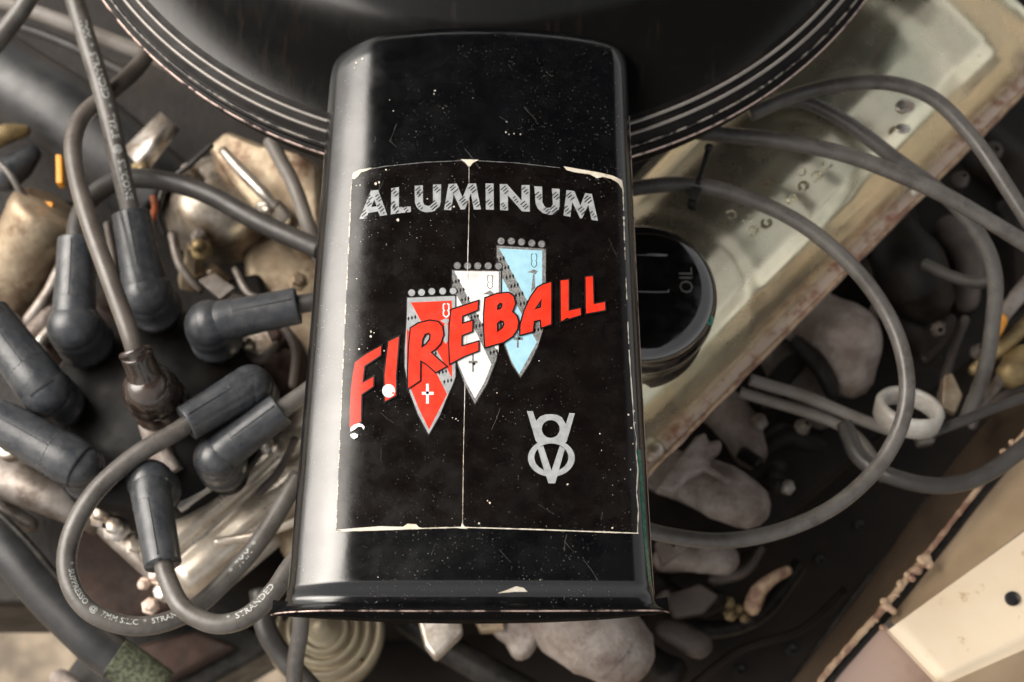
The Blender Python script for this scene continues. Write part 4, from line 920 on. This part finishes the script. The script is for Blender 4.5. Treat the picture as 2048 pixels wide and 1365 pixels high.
lump(t, [(780, 1210, -0.25), (900, 1300, -0.25), (1060, 1390, -0.25)], [30, 30, 30], 'black_steel', 'pipe', 0.03)

# ================================================================== TOP LEFT
t = thing('radiator_hose', 'thick black radiator hose behind the printed wire, upper left', 'hose', P(120, 240, -0.2))
cable(t, [(-120, 60, -0.15), (0, 150, -0.15), (120, 225, -0.15), (230, 310, -0.155), (330, 400, -0.165)], 84, 'hose_rubber', 'tube', seg=32)
m_ = MB(); m_.tube(tp([(200, 215, -0.15), (232, 238, -0.15)]), 95*ps(-.15, 225), 32, smoothp=False); 
t = thing('heater_pipe', 'pale grey metal pipe slanting behind the wires, top left corner', 'pipe', P(130, 50, -0.15))
cable(t, [(-40, -12, -0.105), (60, 22, -0.107), (170, 62, -0.110), (290, 108, -0.115), (360, 140, -0.12)], 16, 'grey_wire', 'tube')
t = thing('heater_pipe', 'dark slim pipe just below the pale one, top left', 'pipe', P(130, 80, -0.15))
cable(t, [(-40, 30, -0.12), (60, 60, -0.12), (170, 105, -0.122), (260, 150, -0.125)], 11, 'cable_dark', 'tube')
t = wire_thing('short grey wire cutting across the extreme top left corner', loc=P(30, 40, -0.1))
cable(t, [(-50, 140, -0.085), (0, 75, -0.08), (45, 15, -0.076), (80, -50, -0.07)], 19)
t = thing('hose_clamp', 'shiny worn metal band around the black hose near the air cleaner', 'clamp', P(303, 285, -0.15))
m_ = MB(); rows = []
for i in range(13):
    a = -0.9+1.8*i/12; row = []
    for (x, y) in ((246, 296), (320, 222)), ((293, 345), (361, 256)):
        pass
    p0 = P(246+(293-246)*i/12, 298+(347-298)*i/12, -0.118-0.010*(a*a)); p1 = P(320+(361-320)*i/12, 224+(258-224)*i/12, -0.118-0.010*(a*a))
    rows.append([p0-Vector((0, 0, 0.002)), p0, p0.lerp(p1, .5), p1, p1-Vector((0, 0, 0.002))])
m_.grid(rows); m_.build('band', 'aluminium', t, bevel=0)
m_ = MB(); m_.lathe([(0, 0.012), (0.003, 0.012), (0.004, 0.010), (0.004, 0)], P(278, 335, -0.125), (0.4, -0.5, 0.6), 6); m_.build('screw', 'brass', t)
t = thing('fuel_pump', 'dull silver domed fuel pump body partly under the air cleaner', 'fuel pump', P(430, 420, -0.18))
k = ps(-0.14, 420); c = P(440, 415, -0.155)
m_ = MB(); m_.lathe([(0, 0.020), (30*k, 0.0195), (60*k, 0.017), (84*k, 0.012), (98*k, 0.004), (104*k, -0.004), (114*k, -0.006), (114*k, -0.012), (100*k, -0.014), (92*k, -0.03)], c, Vector((0.15, -0.28, 1)), seg=48)
m_.build('bowl', 'steel_worn', t)
plate(t, [(412, 292, -.130), (452, 256, -.128), (520, 282, -.122), (585, 300, -.118), (640, 322, -.120), (645, 480, -.135), (600, 500, -.140), (566, 462, -.134), (520, 430, -.128), (452, 352, -.128)], None, 0.02, 'gold_plate', 0.004, 'upper_body')
plate(t, [(505, 400, -.122), (560, 392, -.120), (588, 432, -.124), (566, 458, -.128), (520, 446, -.126)], None, 0.008, 'steel_worn', 0.003, 'bolt_boss')
m_ = MB(); m_.tube(tp([(445, 300, -0.112), (485, 345, -0.110), (525, 385, -0.110), (552, 415, -0.113)]), [9*k, 12*k, 12*k, 8*k], 12); m_.build('groove_highlight', 'aluminium', t)  # bright tube stands in for the highlight along the groove
m_ = MB(); kk = k
for (x, y) in ((540, 430), (380, 350), (402, 500)):
    m_ = MB(); m_.lathe([(0, 0.008), (11*k, 0.008), (15*k, 0.006), (15*k, 0), (22*k, 0), (22*k, -0.003)], P(x, y, -0.13), seg=6); m_.build('screw', 'brass' if x == 402 else 'steel_worn', t)
cable(t, [(540, 280, -0.105), (560, 320, -0.105), (590, 380, -0.108), (615, 450, -0.112), (640, 520, -0.12)], 15, 'grey_wire', 'fuel_line')
t = thing('brass_fitting', 'brass coloured fitting with bright highlight right of the top boots', 'fitting', P(395, 520, -0.17))
m_ = MB(); m_.lathe([(0, 0.006), (14*k, 0.006), (20*k, 0.003), (20*k, -0.01), (28*k, -0.01), (28*k, -0.02)], P(388, 508, -0.14), (0.2, 0.4, 0.8), 6); m_.build('nut', 'gold_plate', t, bevel=0.0005)
m_ = MB(); m_.lathe([(0, 0.004), (12*k, 0.004), (16*k, 0.0), (16*k, -0.02)], P(428, 545, -0.15), (-.3, 0.2, 0.8), 8); m_.build('elbow', 'gold_plate', t)
t = thing('ignition_coil', 'gold plated canister at the left edge above the distributor', 'ignition coil', P(60, 500, -0.2))
m_ = MB(); a = P(95, 415, -0.13); b = P(-10, 620, -0.17); ax = (b-a).normalized(); m_.lathe([(0, -0.001), (60*k, -0.001), (70*k, 0.002), (72*k, 0.006), (70*k, 0.010), (70*k, 0.06)], a, ax, 40); m_.build('can', 'gold_plate', t)
lump(t, [(60, 640, -0.15), (100, 580, -0.145), (140, 500, -0.14)], [14, 13, 12], 'cast_alloy', 'bracket', 0.1)
t = thing('throttle_linkage', 'small worn levers and rods packed between the boots and the snorkel', 'linkage', P(520, 700, -0.18))
for pts, rr_, mt in (([(470, 540, -.13), (500, 590, -.128), (560, 600, -.13)], [7, 7, 6], 'cast_alloy'), ([(560, 640, -.125), (590, 700, -.125), (585, 770, -.128)], [9, 9, 8], 'cast_mid'), ([(480, 700, -.13), (520, 720, -.128), (550, 690, -.128)], [10, 11, 9], 'cast_mid'),
                     ([(345, 470, -.13), (360, 530, -.13), (400, 580, -.135)], [10, 9, 8], 'cast_alloy'), ([(215, 450, -.12), (228, 520, -.125), (232, 580, -.13)], [8, 8, 8], 'cast_mid'), ([(590, 880, -.13), (560, 940, -.132), (520, 985, -.135)], [8, 8, 8], 'cast_mid')):
    lump(t, pts, rr_, mt, 'rod', 0.1)
plate(t, [(490, 660), (530, 650), (548, 690), (520, 712), (492, 700)], -0.126, 0.003, 'steel_worn', 0.0006, 'lever')
plate(t, [(395, 560), (430, 545), (470, 575), (440, 600)], -0.128, 0.003, 'cast_alloy', 0.0006, 'lever')
t = thing('cast_bracket', 'rough grey brown bracket pieces left of the first boot', 'bracket', P(60, 650, -0.19))
lump(t, [(20, 640, -0.16), (60, 690, -0.155), (90, 740, -0.16)], [22, 20, 22], 'cast_alloy', 'arm', 0.4)
lump(t, [(70, 660, -0.15), (100, 620, -0.15), (130, 600, -0.16)], [16, 13, 12], 'cast_iron', 'arm', 0.4)
lump(t, [(90, 720, -0.15), (78, 690, -0.148), (110, 650, -0.15)], [12, 12, 10], 'aluminium', 'arm', 0.3)
t = thing('orange_clip', 'small upright orange plastic tab near the left edge', 'clip', P(118, 350, -0.13))
plate(t, [(111, 308), (123, 310), (125, 366), (112, 366)], -0.115, 0.006, 'orange_plastic', 0.0006, 'tab')
plate(t, [(84, 402), (106, 404), (104, 418), (86, 416)], -0.13, 0.006, 'orange_plastic', 0.0006, 'tab')
t = thing('red_wire', 'bit of bare reddish orange wire beside the upper grey boot', 'wire', P(310, 420, -0.14))
m_ = MB(); kk = ps(-.12, 420); m_.tube(tp([(306, 396, -0.12), (310, 415, -0.116), (304, 440, -0.12)]), 7*kk, 8); m_.build('strand', 'red_rust', t)
m_ = MB(); m_.tube(tp([(425, 290, -0.115), (380, 330, -0.115), (352, 352, -0.117), (325, 385, -0.12), (318, 430, -0.122), (330, 470, -0.13)]), 6*kk, 8); m_.build('sheath', 'cable_dark', t)
t = thing('copper_elbow', 'coppery pipe end over a dark blue hose at the left edge', 'pipe', P(20, 290, -0.16))
lump(t, [(-30, 285, -0.13), (15, 268, -0.13), (50, 262, -0.133)], [22, 20, 12], 'brass', 'elbow', 0.1)
lump(t, [(10, 350, -0.14), (40, 330, -0.14), (60, 310, -0.14)], [34, 30, 22], 'boot_rubber', 'hose_end', 0.05)
t = wire_thing('thin grey lead hanging by the orange tab', 'wire', name='thin_lead', loc=P(40, 360, -0.13)); cable(t, [(-20, 310, -0.12), (20, 350, -0.12), (50, 395, -0.125), (85, 420, -0.13)], 7, 'cable_grey')

# ================================================================== RIGHT SIDE
t = thing('plastic_ring', 'white plastic ring lying tilted behind the looping grey wire', 'ring', P(1820, 830, -0.16))
k = ps(-0.13, 830); ax = Vector((0.12, 0.62, 0.85)); m_ = MB(); c = P(1818, 822, -0.128)
m_.lathe([(52*k, -0.005), (51*k, 0.003), (54*k, 0.0042), (64*k, 0.0040), (69*k, 0.002), (67*k, -0.005), (61*k, -0.006), (52*k, -0.005)], c, ax, 48); m_.build('ring', 'white_plastic', t)
t = thing('brass_linkage', 'brassy brake line fittings clustered at the right edge', 'fitting', P(2000, 700, -0.2))
for pts, r, mt in (([(2060, 560, -0.14), (2030, 600, -0.14), (1990, 650, -0.145)], [14, 14, 16], 'cast_alloy'), ([(1998, 640, -0.135), (1986, 668, -0.137)], [15, 13], 'orange_plastic'),
                   ([(2060, 640, -0.15), (2010, 690, -0.15), (1950, 740, -0.155)], [18, 16, 14], 'brass'), ([(2060, 720, -0.15), (2020, 750, -0.15)], [38, 30], 'brass'),
                   ([(2000, 760, -0.15), (1970, 800, -0.15), (1945, 850, -0.16)], [14, 12, 10], 'cast_alloy'), ([(1900, 640, -0.16), (1880, 690, -0.16), (1850, 720, -0.16)], [12, 10, 12], 'cast_dark')):
    lump(t, pts, r, mt if mt != 'orange_plastic' else 'orange_plastic', 'fitting', 0.3)
t = thing('beige_bracket', 'small tan bracket plate above the white ring', 'bracket', P(1900, 790, -0.17))
plate(t, [(1888, 752), (1905, 745), (1926, 790), (1912, 826), (1884, 812)], -0.15, 0.006, 'gold_plate', 0.001, 'tab')
plate(t, [(1830, 868), (1876, 858), (1870, 885), (1840, 890)], -0.16, 0.006, 'cast_alloy', 0.001, 'tab')
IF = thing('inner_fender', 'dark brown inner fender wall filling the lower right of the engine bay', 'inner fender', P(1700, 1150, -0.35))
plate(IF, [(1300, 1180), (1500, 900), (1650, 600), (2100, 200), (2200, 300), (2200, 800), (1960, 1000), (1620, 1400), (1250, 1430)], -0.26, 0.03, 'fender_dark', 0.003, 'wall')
for pts, r_, mt in (([(1862, 985, -0.205), (1800, 1080, -0.215), (1700, 1200, -0.225), (1560, 1400, -0.235)], 5, 'black_steel'), ([(1560, 1010, -0.235), (1680, 900, -0.23), (1760, 780, -0.225), (1800, 640, -0.225)], 16, 'cast_dark'),
                    ([(1330, 1230, -0.225), (1420, 1260, -0.225), (1520, 1230, -0.225), (1600, 1130, -0.225)], 18, 'black_steel'), ([(1360, 1390, -0.22), (1480, 1300, -0.22), (1600, 1260, -0.22), (1690, 1180, -0.22)], 8, 'cast_dark')):
    m_ = MB(); m_.tube(tp(pts), r_*ps(-0.22, 1100), 10); m_.build('crease', mt, IF)
for x, y in ((1582, 1298), (1640, 1120), (1480, 1340), (1720, 1050)):
    m_ = MB(); kk = ps(-0.258, y); m_.lathe([(0, 0.0), (8*kk, 0.0005), (11*kk, 0.001), (12*kk, -0.0002)], P(x, y, -0.2585), seg=14); m_.build('plug', 'black_steel', IF)
def strip(parent, name, rows_px, material, nzv=0.0):
    m_ = MB(); rows = []
    for r in rows_px:
        a, b = Vector(P(*r[0])), Vector(P(*r[1])); rows.append([a, b])
    return None
def sheet(parent, name, A, B, material, prof_, n=60, wob=0.0, wf=0.03):
    """A, B: px polylines (same length); prof_: list of (t across, z)"""
    m_ = MB(); rows = []
    for i in range(n+1):
        f = i/n*(len(A)-1); j = min(int(f), len(A)-2); u = f-j
        a = [A[j][q]*(1-u)+A[j+1][q]*u for q in (0, 1)]; b = [B[j][q]*(1-u)+B[j+1][q]*u for q in (0, 1)]
        w = wob*noise.noise(Vector((i*wf*10, 0, A[0][0])))
        rows.append([P(a[0]+(b[0]-a[0])*t_+w, a[1]+(b[1]-a[1])*t_+w, z) for t_, z in prof_])
    m_.grid(rows); return m_.build(name, material, parent)
# brown face rising to the rail
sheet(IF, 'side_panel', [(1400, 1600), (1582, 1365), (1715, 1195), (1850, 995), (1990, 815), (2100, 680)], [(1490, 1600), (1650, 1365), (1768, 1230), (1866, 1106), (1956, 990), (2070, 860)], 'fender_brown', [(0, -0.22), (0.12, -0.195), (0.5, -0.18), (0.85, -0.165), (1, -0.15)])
FR = thing('fender_rail', 'tan fender rail with crusty beads of sealant, lower right', 'fender rail', P(1800, 1170, -0.18))
RA = [(1560, 1500), (1640, 1365), (1700, 1292), (1762, 1222), (1860, 1100), (1950, 985), (2048, 868), (2150, 750)]
m_ = MB(); rp = [P(x, y, -0.142+0.0006*noise.noise(Vector((x*.02, y*.02, 0)))) for x, y in RA]; pp, rr = spline(rp, [0.0016, 0.0016, 0.0017, 0.0018, 0.0014, 0.0014, 0.0014, 0.0014], 22)
rows = frames_rows(pp, rr, 12); rows = [[p+(p-pp[i])*0.3*noise.noise(p*320) for p in r] for i, r in enumerate(rows)]; m_.grid(rows, 0, True, True); m_.build('rail_edge', 'rail_trim', FR)
m_ = MB(); m_.tube([P(x+9, y+7, -0.149) for x, y in RA], 0.0026, 10); m_.build('rubber_seal', 'black_steel', FR)
random.seed(9)
for x, y, r in ((1776, 1215, 13), (1768, 1203, 9), (1792, 1190, 10), (1800, 1168, 8), (1832, 1140, 17), (1846, 1122, 19), (1858, 1130, 12), (1822, 1158, 11), (1785, 1222, 11), (1752, 1240, 9), (1990, 925, 9), (2008, 905, 11), (2022, 885, 8), (1815, 1150, 9), (1764, 1256, 8)):
    m_ = MB(); k = ps(-0.14, y); m_.ball(P(x, y, -0.1405), r*k*0.8, (1, random.uniform(.7, 1.2), .8), nz=0.5, nf=260, seg=20); m_.build('sealant_bead', 'rail_trim', FR)
FP = thing('painted_fender', 'cream painted fender panel with one round hole, lower right corner', 'fender', P(1950, 1200, -0.18))
def quadsheet(parent, name, corners, material, n=24, fz=None, hole=None):
    m_ = MB(); rows = []
    a, b, c_, d_ = corners
    for i in range(n+1):
        u = i/n; row = []
        for j in range(n+1):
            v = j/n; x = (a[0]*(1-u)+b[0]*u)*(1-v)+(d_[0]*(1-u)+c_[0]*u)*v; y = (a[1]*(1-u)+b[1]*u)*(1-v)+(d_[1]*(1-u)+c_[1]*u)*v; z = (a[2]*(1-u)+b[2]*u)*(1-v)+(d_[2]*(1-u)+c_[2]*u)*v
            if fz: z += fz(u, v)
            row.append(P(x, y, z))
        rows.append(row)
    m_.grid(rows); return m_.build(name, material, parent)
quadsheet(FP, 'upper_slope', [(1772, 1232, -0.150), (2150, 770, -0.150), (2150, 985, -0.135), (1790, 1252, -0.1375)], 'fender_tan', fz=lambda u, v: -0.006*sin(pi*v))
quadsheet(FP, 'cream_top', [(1777, 1260, -0.137), (2150, 990, -0.1345), (2190, 1240, -0.134), (1885, 1372, -0.136)], 'fender_cream', fz=lambda u, v: -0.0035*(sstep((v-0.85)/0.15)+sstep((0.05-u)/0.05)))
sheet(FP, 'cream_edge', [(1777, 1260), (1885, 1372), (1990, 1480)], [(1773, 1264), (1880, 1377), (1985, 1485)], 'fender_cream', [(0, -0.1405), (1, -0.146)])
quadsheet(FP, 'lower_slope', [(1640, 1372, -0.15), (1768, 1248, -0.148), (1895, 1380, -0.160), (1760, 1500, -0.160)], 'fender_pink', fz=lambda u, v: 0.002*sin(pi*v))
quadsheet(FP, 'outer_slope', [(1880, 1374, -0.139), (2190, 1238, -0.137), (2250, 1330, -0.165), (1950, 1470, -0.165)], 'fender_tan')
m_ = MB(); k = ps(-0.1345, 1197); q = P(2026, 1197, -0.1338); m_.lathe([(0, 0), (12*k, 0.0), (13*k, 0.0003), (14.5*k, 0.0001), (15*k, -0.002)], q, seg=24); m_.build('hole', 'ink_black', FP)
t = thing('copper_pipe', 'curved tan pipe end with small brass nuts on the dark lower right floor', 'pipe', P(1530, 1170, -0.25))
lump(t, [(1505, 1215, -0.21), (1520, 1180, -0.205), (1545, 1158, -0.20), (1575, 1142, -0.20)], [17, 15, 12, 9], 'rail_trim', 'elbow', 0.2)
for x, y, r in ((1458, 1205, 9), (1462, 1228, 10), (1480, 1218, 7), (1490, 1235, 8)):
    m_ = MB(); kk = ps(-0.21, y); m_.lathe([(0, 6*kk), (r*kk, 6*kk), (r*kk, -6*kk), (r*1.5*kk, -6*kk)], P(x, y, -0.21), seg=6); m_.build('nut', 'brass', t)

# ================================================================== OPEN HOOD (above the camera, seen only as the dark reflection in the black paint)
HD = thing('car_hood', 'dark underside of the open hood above the engine bay', 'car hood', (0, 0.75, 0.15))
m_ = MB(); rows = []
for i in range(21):
    u = -1+2*i/20; rows.append([Vector((u*0.35, 0.80-1.05*v, 0.10+0.86*v+0.05*(1-u*u))) for v in [k/14 for k in range(15)]])
m_.grid(rows); m_.build('panel', 'hood_dark', HD)
for u in (-0.28, 0, 0.28):
    m_ = MB(); m_.tube([Vector((u, 0.78-1.0*v, 0.09+0.85*v)) for v in (0, .25, .5, .75, 1)], 0.02, 8); m_.build('brace', 'hood_dark', HD)
